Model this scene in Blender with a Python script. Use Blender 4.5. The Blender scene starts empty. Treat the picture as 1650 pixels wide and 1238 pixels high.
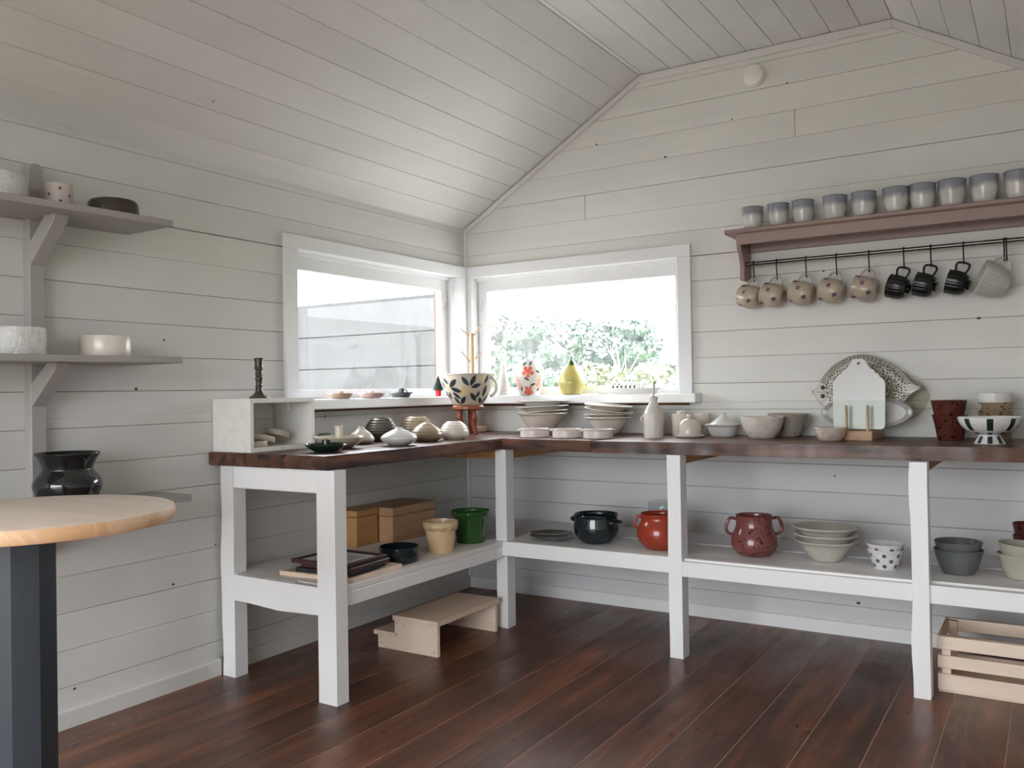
import bpy, bmesh, math, random
from mathutils import Vector, Matrix, Euler
random.seed(7)
R = random.Random(11)
PI = math.pi
sc = bpy.context.scene
COL = sc.collection

# ------------------------------------------------------------------ camera, world, exposure
CAM = Vector((2.86414, -4.07609, 1.12))
cd = bpy.data.cameras.new('camera'); cam = bpy.data.objects.new('camera', cd); COL.objects.link(cam)
yaw, pitch, roll = 0.56108, 0.00741, -0.01561
fw = Vector((-math.sin(yaw)*math.cos(pitch), math.cos(yaw)*math.cos(pitch), math.sin(pitch)))
rt = Vector((math.cos(yaw), math.sin(yaw), 0)); up = rt.cross(fw)
r2 = rt*math.cos(roll)+up*math.sin(roll); u2 = -rt*math.sin(roll)+up*math.cos(roll)
cam.matrix_world = Matrix(((r2.x,u2.x,-fw.x,CAM.x),(r2.y,u2.y,-fw.y,CAM.y),(r2.z,u2.z,-fw.z,CAM.z),(0,0,0,1)))
cd.sensor_width = 36; cd.lens = 1394.06*36/1650; cd.clip_start = .02; cd.clip_end = 400
sc.camera = cam
vs = sc.view_settings
vs.view_transform = 'Standard'; vs.look = 'None'; vs.gamma = 1; vs.use_curve_mapping = False
vs.exposure = 1.95
SKY = 2.8
w = bpy.data.worlds.new('overcast_sky'); sc.world = w; w.use_nodes = True
wn = w.node_tree; bg = wn.nodes['Background']
bg.inputs[0].default_value = (.925, .965, 1.0, 1); bg.inputs[1].default_value = SKY
sc.cycles.max_bounces = 10; sc.cycles.diffuse_bounces = 7; sc.cycles.glossy_bounces = 4
sc.cycles.transparent_max_bounces = 12; sc.cycles.transmission_bounces = 6
sc.cycles.caustics_reflective = False; sc.cycles.caustics_refractive = False
sc.cycles.sample_clamp_indirect = 8
sc.cycles.use_denoising = True

sd = bpy.data.lights.new('sun', 'SUN'); sd.energy = 10.5; sd.angle = .05; sd.color = (1, .985, .965)
so0 = bpy.data.objects.new('sun', sd); COL.objects.link(so0)
SUND = Vector((.86, -.36, 1.15)); so0.rotation_euler = SUND.to_track_quat('Z', 'Y').to_euler(); so0.location = (8, -4, 12)

def portal(name, loc, direction, sx, sy):
    l = bpy.data.lights.new(name, 'AREA'); l.shape = 'RECTANGLE'; l.size = sx; l.size_y = sy
    l.cycles.is_portal = True
    o = bpy.data.objects.new(name, l); COL.objects.link(o); o.location = loc
    o.rotation_euler = Vector(direction).to_track_quat('-Z', 'Y').to_euler()
    return o
portal('sky_portal', (.67, .13, 1.43), (0, -1, 0), 1.25, .7)
portal('sky_portal', (-.13, -.72, 1.43), (1, 0, 0), 1.25, .7)
portal('sky_portal', (1.7, -5.8, 1.17), (0, 1, 0), 2.6, 2.05)

# ------------------------------------------------------------------ mesh helpers
def smooth_curve(P, n=6):
    if n <= 1: return P
    out = []
    for i in range(len(P)-1):
        p0 = P[max(i-1, 0)]; p1 = P[i]; p2 = P[i+1]; p3 = P[min(i+2, len(P)-1)]
        for k in range(n):
            t = k/n
            out.append(tuple(.5*((2*p1[j])+(-p0[j]+p2[j])*t+(2*p0[j]-5*p1[j]+4*p2[j]-p3[j])*t*t+(-p0[j]+3*p1[j]-3*p2[j]+p3[j])*t**3) for j in range(len(p1))))
    out.append(tuple(P[-1])); return out

class G:
    def __init__(s): s.v = []; s.f = []; s.m = []; s.M = None
    def add(s, V, F, m=0):
        b = len(s.v)
        if s.M is not None: V = [tuple(s.M @ Vector(p)) for p in V]
        s.v += [tuple(p) for p in V]; s.f += [tuple(b+i for i in f) for f in F]; s.m += [m]*len(F)
        return s
    def box(s, x0, x1, y0, y1, z0, z1, m=0):
        V = [(x, y, z) for x in (x0, x1) for y in (y0, y1) for z in (z0, z1)]
        return s.add(V, [(0,1,3,2),(4,6,7,5),(0,4,5,1),(2,3,7,6),(0,2,6,4),(1,5,7,3)], m)
    def cbox(s, x0, x1, y0, y1, z0, z1, c=.002, m=0):
        """box with chamfered edges"""
        bm = bmesh.new(); V = [bm.verts.new((x, y, z)) for x in (x0, x1) for y in (y0, y1) for z in (z0, z1)]
        for f in [(0,1,3,2),(4,6,7,5),(0,4,5,1),(2,3,7,6),(0,2,6,4),(1,5,7,3)]: bm.faces.new([V[i] for i in f])
        bmesh.ops.bevel(bm, geom=bm.edges[:], offset=c, segments=1, affect='EDGES')
        bm.verts.index_update()
        s.add([tuple(v.co) for v in bm.verts], [tuple(v.index for v in f.verts) for f in bm.faces], m); bm.free(); return s
    def prism(s, pts, ax, a, b, m=0, c=0):
        """pts: 2D outline, extruded along axis ax (0,1,2) from a to b"""
        def P(p, t):
            return (t, p[0], p[1]) if ax == 0 else (p[0], t, p[1]) if ax == 1 else (p[0], p[1], t)
        bm = bmesh.new()
        A = [bm.verts.new(P(p, a)) for p in pts]; B = [bm.verts.new(P(p, b)) for p in pts]; n = len(pts)
        bm.faces.new(A); bm.faces.new(B[::-1])
        for i in range(n): bm.faces.new((A[i], B[i], B[(i+1) % n], A[(i+1) % n]))
        bmesh.ops.recalc_face_normals(bm, faces=bm.faces[:])
        if c: bmesh.ops.bevel(bm, geom=bm.edges[:], offset=c, segments=1, affect='EDGES', clamp_overlap=True)
        bm.verts.index_update()
        s.add([tuple(v.co) for v in bm.verts], [tuple(v.index for v in f.verts) for f in bm.faces], m); bm.free(); return s
    def lathe(s, prof, seg=40, m=0, flute=None, oval=1):
        V = []; F = []; rings = []
        for (r, z) in prof:
            if r < 1e-5: rings.append([len(V)]); V.append((0, 0, z)); continue
            ring = []
            for k in range(seg):
                t = 2*PI*k/seg; rr = r
                if flute: rr = r*(1+flute[1]*abs(math.cos(flute[0]*t/2)))
                ring.append(len(V)); V.append((rr*math.cos(t), rr*math.sin(t)*oval, z))
            rings.append(ring)
        for a, b in zip(rings, rings[1:]):
            if len(a) == 1 and len(b) == 1: continue
            for k in range(seg):
                k2 = (k+1) % seg
                if len(a) == 1: F.append((a[0], b[k2], b[k]))
                elif len(b) == 1: F.append((a[k], a[k2], b[0]))
                else: F.append((a[k], a[k2], b[k2], b[k]))
        return s.add(V, F, m)
    def tube(s, path, r, seg=10, m=0, closed=False, flat=1):
        path = [Vector(p) for p in path]; n = len(path); rad = r if isinstance(r, (list, tuple)) else [r]*n
        V = []; F = []; N = None
        for i, p in enumerate(path):
            a = path[(i-1) % n] if (closed or i > 0) else p; b = path[(i+1) % n] if (closed or i < n-1) else p
            t = (b-a).normalized()
            if N is None:
                N = t.orthogonal().normalized()
                for c in (Vector((0, 1, 0)), Vector((0, 0, 1)), Vector((1, 0, 0))):
                    if abs(c.dot(t)) < .5: N = (c-t*c.dot(t)).normalized(); break
            else: N = (N-t*N.dot(t)).normalized()
            B = t.cross(N)
            for k in range(seg):
                q = 2*PI*k/seg; V.append(tuple(p+N*math.cos(q)*rad[i]*flat+B*math.sin(q)*rad[i]))
        for i in range(n if closed else n-1):
            for k in range(seg):
                j = (i+1) % n; F.append((i*seg+k, i*seg+(k+1) % seg, j*seg+(k+1) % seg, j*seg+k))
        if not closed: F.append(tuple(range(seg))[::-1]); F.append(tuple((n-1)*seg+k for k in range(seg)))
        return s.add(V, F, m)
    def build(s, name, mats, parent=None, loc=(0,0,0), rot=(0,0,0), sharp=35, bev=0):
        me = bpy.data.meshes.new(name); me.from_pydata(s.v, [], s.f)
        mats = mats if isinstance(mats, (list, tuple)) else [mats]
        for q in mats: me.materials.append(q)
        me.polygons.foreach_set('material_index', s.m)
        if sharp:
            me.polygons.foreach_set('use_smooth', [True]*len(s.f))
            me.set_sharp_from_angle(angle=math.radians(sharp))
        me.update()
        o = bpy.data.objects.new(name, me); COL.objects.link(o); o.location = loc; o.rotation_euler = rot
        if parent: o.parent = parent
        return o

def tag(o, label, cat, group=None):
    o['label'] = label; o['category'] = cat
    if group: o['group'] = group
    return o
def thing(name, label, cat, loc=(0,0,0), rz=0, group=None, rot=None):
    o = bpy.data.objects.new(name, None); COL.objects.link(o); o.empty_display_size = .05
    o.location = loc; o.rotation_euler = rot or (0, 0, rz); return tag(o, label, cat, group)
def dup(root, label, loc, rz=None, rot=None, group=None, mat=None):
    def cp(o, par):
        c = o.copy(); COL.objects.link(c); c.parent = par
        for ch in [q for q in COL.objects if q.parent == o]: cp(ch, c)
        return c
    c = cp(root, None); c['label'] = label; c.location = loc
    if rz is not None: c.rotation_euler = (0, 0, rz)
    if rot is not None: c.rotation_euler = rot
    if group: c['group'] = group
    return c
def face_cam(x, y): return math.atan2(CAM.y-y, CAM.x-x)

# ------------------------------------------------------------------ materials
def srgb(r, g, b):
    f = lambda c: (c/255/12.92) if c/255 <= .04045 else ((c/255+.055)/1.055)**2.4
    return (f(r), f(g), f(b), 1)
class N:
    def __init__(s, name):
        s.mat = bpy.data.materials.new(name); s.mat.use_nodes = True; s.t = s.mat.node_tree; s.n = s.t.nodes
        s.p = s.n['Principled BSDF']
    def new(s, typ, **kw):
        x = s.n.new(typ)
        for k, v in kw.items():
            if k.startswith('_'): setattr(x, k[1:], v)
            else: x.inputs[k.replace('__', ' ')].default_value = v
        return x
    def L(s, a, b): s.t.links.new(a, b)
    def coord(s, scale=(1,1,1), rnd=True, rot=(0,0,0), kind='Object'):
        tc = s.new('ShaderNodeTexCoord'); mp = s.new('ShaderNodeMapping'); mp.inputs['Scale'].default_value = scale; mp.inputs['Rotation'].default_value = rot
        s.L(tc.outputs[kind], mp.inputs[0])
        if rnd:
            oi = s.new('ShaderNodeObjectInfo'); cm = s.new('ShaderNodeVectorMath', _operation='SCALE'); cm.inputs[0].default_value = (37, 91, 53)
            s.L(oi.outputs['Random'], cm.inputs['Scale']); s.L(cm.outputs[0], mp.inputs['Location'])
        return mp.outputs[0]
    def noise(s, vec, scale, detail=4, rough=.6, dist=0):
        x = s.new('ShaderNodeTexNoise', Scale=scale, Detail=detail, Roughness=rough, Distortion=dist); s.L(vec, x.inputs['Vector']); return x.outputs['Fac']
    def ramp(s, fac, stops, interp='LINEAR'):
        x = s.new('ShaderNodeValToRGB'); cr = x.color_ramp; cr.interpolation = interp
        while len(cr.elements) < len(stops): cr.elements.new(.5)
        for e, (p, c) in zip(cr.elements, stops): e.position = p; e.color = c if len(c) == 4 else (*c, 1)
        s.L(fac, x.inputs[0]); return x.outputs[0]
    def mix(s, fac, a, b, blend='MIX'):
        x = s.new('ShaderNodeMix', _data_type='RGBA', _blend_type=blend)
        for i, v in ((0, fac), (6, a), (7, b)):
            if hasattr(v, 'is_linked'): s.L(v, x.inputs[i])
            else: x.inputs[i].default_value = v
        return x.outputs[2]
    def bump(s, h, strength=.3, dist=.002):
        x = s.new('ShaderNodeBump', Strength=strength, Distance=dist); s.L(h, x.inputs['Height']); s.L(x.outputs[0], s.p.inputs['Normal']); return x
    def base(s, c):
        if hasattr(c, 'is_linked'): s.L(c, s.p.inputs['Base Color'])
        else: s.p.inputs['Base Color'].default_value = c
        return s
    def rough(s, v):
        if hasattr(v, 'is_linked'): s.L(v, s.p.inputs['Roughness'])
        else: s.p.inputs['Roughness'].default_value = v
        return s

def paint(name, col, rough=.55, axis=1, dots=True, vary=.06, bump=.25):
    """brushed paint over boards: faint grain along the board, a few knots bleeding through"""
    q = N(name); sc3 = [9, 9, 9]; sc3[axis] = .5
    v = q.coord(tuple(sc3)); n1 = q.noise(v, 3, 5, .6)
    big = q.noise(q.coord((1,1,1)), .9, 3)
    c2 = tuple(x*(1-vary*2.2) for x in col[:3])+(1,)
    c = q.mix(q.ramp(n1, [(.3, (0,0,0)), (.75, (1,1,1))]), col, tuple(x*(1-vary) for x in col[:3])+(1,))
    c = q.mix(q.ramp(big, [(.4, (0,0,0)), (.7, (1,1,1))]), c, c2)
    if dots:
        vo = q.new('ShaderNodeTexVoronoi', Scale=1.6); q.L(q.coord((1,1,1)), vo.inputs['Vector'])
        d = q.ramp(vo.outputs['Distance'], [(.010, (1,1,1)), (.017, (0,0,0))])
        c = q.mix(d, c, (.06, .035, .02, 1))
    q.base(c).rough(rough); q.bump(n1, bump, .001); return q.mat
def wood(name, light, dark, axis=1, rough=.5, grain=14, knots=True, contrast=(.35, .7), bump=.2, spec=.5, gloss_var=0, stretch=.9):
    q = N(name); s3 = [grain]*3; s3[axis] = stretch
    v = q.coord(tuple(s3)); n1 = q.noise(v, 1.6, 6, .65, .6)
    s4 = [grain*.25]*3; s4[axis] = .7
    n2 = q.noise(q.coord(tuple(s4)), 2, 3, .5, 1.2)
    c = q.mix(q.ramp(n1, [(contrast[0], (0,0,0)), (contrast[1], (1,1,1))]), light, dark)
    mid = tuple((a*.55+b*.45) for a, b in zip(light, dark))
    c = q.mix(q.ramp(n2, [(.4, (0,0,0)), (.65, (.7,.7,.7))]), c, mid)
    if knots:
        s5 = [6]*3; s5[axis] = 2.2
        vo = q.new('ShaderNodeTexVoronoi', Scale=1.0); q.L(q.coord(tuple(s5)), vo.inputs['Vector'])
        c = q.mix(q.ramp(vo.outputs['Distance'], [(.06, (.8,.8,.8)), (.14, (0,0,0))]), c, tuple(x*.45 for x in dark[:3])+(1,))
    q.base(c)
    if gloss_var:
        g = q.noise(q.coord((2,2,2)), 2.5, 4, .6)
        rr = q.new('ShaderNodeMapRange'); q.L(g, rr.inputs[0]); rr.inputs[1].default_value = .35; rr.inputs[2].default_value = .65
        rr.inputs[3].default_value = rough; rr.inputs[4].default_value = rough+gloss_var; q.rough(rr.outputs[0])
    else: q.rough(rough)
    q.p.inputs['Specular IOR Level'].default_value = spec
    q.bump(n1, bump, .001); return q.mat
def glaze(name, col, rough=.16, speck=None, top=None, bump=None, vary=.08, spec=.5, metallic=0):
    q = N(name); v = q.coord((1,1,1))
    n = q.noise(v, 14, 3); c = q.mix(q.ramp(n, [(.35, (0,0,0)), (.7, (1,1,1))]), col, tuple(x*(1-vary*2) for x in col[:3])+(1,))
    if top:   # (colour, height where it starts, softness)
        tc = q.new('ShaderNodeTexCoord'); sp = q.new('ShaderNodeSeparateXYZ'); q.L(tc.outputs['Object'], sp.inputs[0])
        ad = q.new('ShaderNodeMath', _operation='MULTIPLY_ADD'); q.L(q.noise(v, 16, 2), ad.inputs[0]); ad.inputs[1].default_value = top[3] if len(top) > 3 else .03; q.L(sp.outputs[2], ad.inputs[2])
        mr = q.new('ShaderNodeMapRange'); q.L(ad.outputs[0], mr.inputs[0]); mr.inputs[1].default_value = top[1]; mr.inputs[2].default_value = top[1]+top[2]
        c = q.mix(mr.outputs[0], c, top[0])
    if speck:  # (colour, scale, threshold)
        sn = q.noise(v, speck[1], 2, .5); c = q.mix(q.ramp(sn, [(speck[2], (0,0,0)), (speck[2]+.03, (1,1,1))]), c, speck[0])
    q.base(c).rough(rough); q.p.inputs['Specular IOR Level'].default_value = spec; q.p.inputs['Metallic'].default_value = metallic
    if bump: q.bump(q.noise(v, bump[0], 3, .6), bump[1], bump[2] if len(bump) > 2 else .004)
    return q.mat
def plain(name, col, rough=.4, metallic=0):
    q = N(name); v = q.coord((1,1,1)); n = q.noise(v, 20, 3)
    q.base(q.mix(q.ramp(n, [(.35, (0,0,0)), (.7, (1,1,1))]), col, tuple(x*.9 for x in col[:3])+(1,))).rough(rough)
    q.p.inputs['Metallic'].default_value = metallic; return q.mat
def glass(name, haze, col=(1,1,1,1), streak=True, ior=1.45):
    q = N(name); t = q.t; out = q.n['Material Output']; q.n.remove(q.p)
    tr = q.new('ShaderNodeBsdfTransparent'); tr.inputs[0].default_value = col
    gl = q.new('ShaderNodeBsdfGlossy', Roughness=.0)
    fr = q.new('ShaderNodeFresnel', IOR=ior); m1 = q.new('ShaderNodeMixShader'); geo = q.new('ShaderNodeNewGeometry'); inv = q.new('ShaderNodeMath', _operation='SUBTRACT'); inv.inputs[0].default_value = 1; q.L(geo.outputs['Backfacing'], inv.inputs[1]); mu = q.new('ShaderNodeMath', _operation='MULTIPLY'); q.L(fr.outputs[0], mu.inputs[0]); q.L(inv.outputs[0], mu.inputs[1]); q.L(mu.outputs[0], m1.inputs[0]); q.L(tr.outputs[0], m1.inputs[1]); q.L(gl.outputs[0], m1.inputs[2])
    df = q.new('ShaderNodeBsdfTranslucent'); df.inputs[0].default_value = (.95, .97, 1, 1); m2 = q.new('ShaderNodeMixShader')
    if streak:
        n = q.noise(q.coord((5, 5, 1.2), rnd=False), 3, 5, .65)
        mr = q.new('ShaderNodeMapRange'); q.L(n, mr.inputs[0]); mr.inputs[1].default_value = .3; mr.inputs[2].default_value = .8; mr.inputs[3].default_value = haze*.5; mr.inputs[4].default_value = haze*2
        q.L(mr.outputs[0], m2.inputs[0])
    else: m2.inputs[0].default_value = haze
    q.L(m1.outputs[0], m2.inputs[1]); q.L(df.outputs[0], m2.inputs[2]); q.L(m2.outputs[0], out.inputs[0]); return q.mat

M = {}
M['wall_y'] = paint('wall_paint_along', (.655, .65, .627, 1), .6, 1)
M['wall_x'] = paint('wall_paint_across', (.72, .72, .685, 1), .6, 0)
M['ceil'] = paint('ceiling_paint', (.70, .695, .67, 1), .6, 1)
M['gap'] = wood('bare_board_edge', (.22, .10, .045, 1), (.07, .03, .015, 1), 1, .9, knots=False)
M['white'] = paint('white_gloss_paint', (.88, .89, .90, 1), .4, 2, dots=False, vary=.03)
M['win'] = paint('window_paint', (.76, .77, .78, 1), .4, 2, dots=False, vary=.03)
M['wall_low'] = paint('cool_low_wall_tone', (.69, .695, .705, 1), .55, 0)  # cooler tone for the back-wall boards up to worktop height
M['white_x'] = paint('white_bench_paint', (.88, .885, .89, 1), .45, 0, dots=False, vary=.03)
M['shelf_grey'] = paint('grey_shelf_paint', (.36, .34, .325, 1), .5, 1, dots=False, vary=.05)
M['pink'] = paint('dusty_pink_paint', (.305, .215, .19, 1), .45, 0, dots=False, vary=.06)
M['counter_y'] = wood('dark_stained_plank', (.17, .072, .040, 1), (.014, .010, .011, 1), 1, .28, 16, contrast=(.36, .60), bump=.4, gloss_var=.25, stretch=2.2, spec=.5)
M['counter_x'] = wood('dark_stained_plank_across', (.17, .068, .036, 1), (.010, .008, .009, 1), 0, .28, 16, contrast=(.38, .64), bump=.4, gloss_var=.25, stretch=2.2, spec=.5)
M['raw'] = wood('raw_pine_beam', (.52, .27, .11, 1), (.30, .13, .045, 1), 1, .6, 12)
M['pine_y'] = wood('pale_pine', (.82, .66, .53, 1), (.68, .50, .37, 1), 1, .55, 10, contrast=(.45, .8))
M['pine_x'] = wood('pale_pine_across', (.86, .71, .59, 1), (.72, .55, .42, 1), 0, .55, 10, contrast=(.45, .8))
M['pine_warm'] = wood('warm_pine', (.52, .29, .12, 1), (.38, .19, .07, 1), 1, .45, 10)
M['pine_warm2'] = wood('knotty_warm_pine', (.56, .35, .20, 1), (.40, .22, .11, 1), 1, .45, 10)
M['peg'] = wood('beech_peg', (.46, .32, .19, 1), (.38, .25, .14, 1), 2, .4, 14, knots=False)
M['redwood'] = wood('reddish_wood', (.30, .085, .042, 1), (.17, .042, .024, 1), 2, .3, 14, knots=False)
M['slate'] = plain('slate_blue_lacquer', (.033, .042, .052, 1), .38)
M['blackmetal'] = plain('black_metal', (.018, .018, .018, 1), .35, .6)
M['steel'] = plain('brushed_steel', (.55, .54, .52, 1), .3, 1)
M['smoke'] = plain('white_plastic', (.80, .79, .75, 1), .35)

def floor_mat():
    q = N('stained_floor'); v = q.coord((9, .7, 9)); n1 = q.noise(v, 1.5, 7, .65, .8); n2 = q.noise(q.coord((3, .9, 3)), 1.1, 4, .6, 1.5)
    c = q.ramp(n1, [(.25, (.030, .014, .010)), (.48, (.120, .045, .025)), (.70, (.25, .090, .040))])
    c = q.mix(q.ramp(n2, [(.42, (0,0,0)), (.62, (1,1,1))]), c, q.ramp(n1, [(.3, (.042, .022, .016)), (.7, (.13, .056, .036))]))
    oi = q.new('ShaderNodeObjectInfo'); c = q.mix(q.ramp(oi.outputs['Random'], [(0, (.55,.55,.6)), (.5, (.95,.9,.9)), (1, (1.5,1.3,1.2))]), c, c, 'MIX')
    hs = q.new('ShaderNodeHueSaturation'); q.L(c, hs.inputs['Color'])
    mr = q.new('ShaderNodeMapRange'); q.L(oi.outputs['Random'], mr.inputs[0]); mr.inputs[3].default_value = .85; mr.inputs[4].default_value = 1.3; q.L(mr.outputs[0], hs.inputs['Value'])
    c = hs.outputs[0]
    vo = q.new('ShaderNodeTexVoronoi', Scale=1.0); q.L(q.coord((7, 2.6, 7)), vo.inputs['Vector'])
    c = q.mix(q.ramp(vo.outputs['Distance'], [(.07, (1,1,1)), (.17, (0,0,0))]), c, (.17, .045, .018, 1))
    c = q.mix(q.ramp(vo.outputs['Distance'], [(.03, (1,1,1)), (.07, (0,0,0))]), c, (.03, .01, .006, 1))
    ds = q.noise(q.coord((1,1,1)), 75, 2, .5); c = q.mix(q.ramp(ds, [(.75, (0,0,0)), (.78, (1,1,1))]), c, (.35, .32, .30, 1))
    q.base(c)
    g = q.noise(q.coord((1.3, .8, 1)), 2.4, 5, .65); rr = q.new('ShaderNodeMapRange'); q.L(g, rr.inputs[0])
    rr.inputs[1].default_value = .35; rr.inputs[2].default_value = .65; rr.inputs[3].default_value = .27; rr.inputs[4].default_value = .5; q.rough(rr.outputs[0])
    q.bump(n1, .25, .001); return q.mat
M['floor'] = floor_mat()
M['floorgap'] = plain('dusty_gap', (.50, .35, .24, 1), .9)

# ------------------------------------------------------------------ room shell
YR = -5.65; XR = 3.40; EAVE = 2.05; CZ = 2.71; X1 = 1.10; X2 = 2.29
def st(o): o['kind'] = 'structure'; return o
PITCH = .1257; Z0 = .1335
floor = st(G().box(-.15, XR+.15, YR-.1, .15, -.12, -.0010).build('floor', M['floorgap'], sharp=0))
for k in range(-8, 12):
    a = 1.2725+.1807*k+.0014; b = a+.1807-.0028
    a = max(a, 0); b = min(b, XR)
    if b-a < .03: continue
    cuts = [YR]
    if k % 3 == 1: cuts.append(R.uniform(-4.4, -2.6))
    cuts.append(0)
    for c0, c1 in zip(cuts, cuts[1:]):
        g = G(); g.prism([(a, -.0011), (b, -.0011), (b, -.0006), (b-.0006, 0), (a+.0006, 0), (a, -.0006)], 1, c0+.0008, c1-.0008)
        g.build('floor_board', M['floor'], floor, sharp=0)

# window openings: left wall (y range), back wall (x range)
WZ0, WZ1 = 1.05, 1.765
WL = (-1.325, -.118); WB = (.05, 1.287)
def hole_rects(lo, hi, z0, z1, hole):
    """split a rectangle lo..hi x z0..z1 around the hole -> list of (a,b,z0,z1)"""
    a, b, h0, h1 = hole; out = []
    if z1 <= h0 or z0 >= h1: return [(lo, hi, z0, z1)]
    if z0 < h0: out.append((lo, hi, z0, h0))
    if z1 > h1: out.append((lo, hi, h1, z1))
    m0, m1 = max(z0, h0), min(z1, h1)
    if a > lo: out.append((lo, a, m0, m1))
    if b < hi: out.append((b, hi, m0, m1))
    return out
HL = (*WL, WZ0, WZ1); HB = (*WB, WZ0, WZ1)
g = G()
for (a, b, z0, z1) in hole_rects(YR, .0, -.02, EAVE+.1, HL): g.box(-.14, -.016, a, b, z0, z1)
wall_left = st(g.build('wall_left', M['gap'], sharp=0))
g = G()
for (a, b, z0, z1) in hole_rects(-.14, XR+.14, -.02, EAVE, HB): g.box(a, b, .016, .14, z0, z1)
g.prism([(-.14, EAVE), (XR+.14, EAVE), (X2+.05, CZ+.06), (X1-.05, CZ+.06)], 1, .016, .14)
wall_back = st(g.build('wall_back', M['gap'], sharp=0))
def board_poly(pts, ax, wall, mat, name='board', t=.0155, c=.0012, n_in=1):
    """board with its face at 0 on axis ax, body behind; pts = convex outline (u, z) counterclockwise-ish"""
    cu = sum(p[0] for p in pts)/len(pts); cz = sum(p[1] for p in pts)/len(pts)
    inner = []
    for (u, z) in pts:
        inner.append((u+(c if u < cu else -c), z+(c if z < cz else -c)))
    def P(p, d): return (d, p[0], p[1]) if ax == 0 else (p[0], d, p[1])
    s = -1 if ax == 0 else 1
    V = [P(p, s*t) for p in pts]+[P(p, s*c*.7) for p in pts]+[P(p, 0) for p in inner]; n = len(pts)
    F = [tuple(range(2*n, 3*n))]
    for L0 in (0, n):
        for i in range(n): F.append((L0+i, L0+(i+1) % n, L0+n+(i+1) % n, L0+n+i))
    bm = bmesh.new(); vv = [bm.verts.new(p) for p in V]
    for f in F: bm.faces.new([vv[i] for i in f])
    bmesh.ops.recalc_face_normals(bm, faces=bm.faces[:])
    bm.verts.index_update(); g = G(); g.add([tuple(v.co) for v in bm.verts], [tuple(v.index for v in f.verts) for f in bm.faces]); bm.free()
    o = g.build(name, mat, wall, sharp=0)
    fc = [p for p in o.data.polygons if len(p.vertices) == n]
    # face normal must point into the room
    d = max(o.data.polygons, key=lambda p: p.area).normal
    if (ax == 0 and d.x < 0) or (ax == 1 and d.y > 0): o.data.flip_normals()
    return o
def gapw(): return R.choice([.0006, .0009, .0013, .0018, .0024, .0028])
seams = [0]+[Z0+PITCH*k for k in range(22)]
# left wall boards
for k in range(17):
    z0 = seams[k]; z1 = min(seams[k+1], EAVE+.004)
    if z0 >= EAVE: break
    ga, gb = gapw(), gapw()
    if k in (1, 3, 6, 10, 14): ga, gb = .0022, .0026
    for (a, b, q0, q1) in hole_rects(YR, -.001, z0, z1, HL):
        top = (abs(q1-z1) < 1e-6); bot = abs(q0-z0) < 1e-6
        e0, e1 = (ga/2, gb/2) if bot else (0, 0)
        pts = [(a, q0+e0), (b, q0+e1), (b, q1-(.0005 if top else 0)), (a, q1-(.0005 if top else 0))]
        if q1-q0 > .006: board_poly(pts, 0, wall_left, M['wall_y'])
def xl(z): return 0 if z <= EAVE else (z-EAVE)/(CZ-EAVE)*X1
def xr(z): return XR if z <= EAVE else XR-(z-EAVE)/(CZ-EAVE)*(XR-X2)
butts = {16: .774, 18: 1.865}
for k in range(22):
    z0 = seams[k]; z1 = min(seams[k+1], CZ+.004)
    if z0 >= CZ: break
    e = gapw()/2; f = gapw()/2
    if k in (4, 6, 17, 11, 3, 20): e = f = .0013
    if k == 17: e, f = .0012, .0022
    for (a, b, q0, q1) in hole_rects(0.0, XR, z0, z1, HB):
        if q1-q0 < .006: continue
        bot = abs(q0-z0) < 1e-6
        spans = [(a, b)]
        if k in butts and a < butts[k] < b: spans = [(a, butts[k]-.0008), (butts[k]+.0008, b)]
        for (sa, sb) in spans:
            la, lb = max(sa, xl(q0)), max(sa, xl(q1)); ra, rb = min(sb, xr(q0)), min(sb, xr(q1))
            if q0 < EAVE < q1 and sa == 0.0:
                pts = [(0.001, q0+e), (ra, q0+f), (rb, q1-.0005), (xl(q1), q1-.0005), (0.001, EAVE)]
            else:
                pts = [(la+.001, q0+(e if bot else 0)), (ra, q0+(f if bot else 0)), (rb, q1-.0005), (lb+.001, q1-.0005)]
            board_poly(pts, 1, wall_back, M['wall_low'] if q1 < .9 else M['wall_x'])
# right and rear walls (outside the frame): plain boarded shell with the openings the light comes from
g = G()
for (a, b, z0, z1) in hole_rects(YR, .0, -.02, EAVE+.1, (9, 10, 1.0, 1.9)): g.box(XR, XR+.14, a, b, z0, z1)
wall_right = st(g.build('wall_right', M['wall_y'], sharp=0))
g = G()
for (a, b, z0, z1) in hole_rects(-.14, XR+.14, -.02, 2.3, (.4, 3.0, .15, 2.2)): g.box(a, b, YR-.14, YR, z0, z1)
g.prism([(-.14, EAVE), (XR+.14, EAVE), (X2+.05, CZ+.06), (X1-.05, CZ+.06)], 1, YR-.14, YR)
st(g.build('wall_rear', M['wall_x'], sharp=0))
# ceiling: two slopes and a flat collar, every board its own piece
g = G()
g.prism([(-.14, EAVE-.04), (X1, CZ+.012), (X1, CZ+.12), (-.14, EAVE+.1)], 1, YR-.14, .14)
g.box(X1, X2, YR-.14, .14, CZ+.012, CZ+.12)
g.prism([(XR+.14, EAVE-.04), (X2, CZ+.012), (X2, CZ+.12), (XR+.14, EAVE+.1)], 1, YR-.14, .14)
ceil = st(g.build('ceiling', M['gap'], sharp=0))
def ceil_board(p0, p1, nrm, t=.014, gp=.0008):
    p0 = Vector(p0); p1 = Vector(p1); d = (p1-p0).normalized(); nrm = Vector(nrm)
    a = p0+d*gp; b = p1-d*gp; c = .0014
    pts = [a-nrm*t, b-nrm*t, b-nrm*c, b-d*c, a+d*c, a-nrm*c]
    G().prism([(q.x, q.y) for q in pts], 1, YR, 0).build('board', M['ceil'], ceil, sharp=0)
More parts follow.
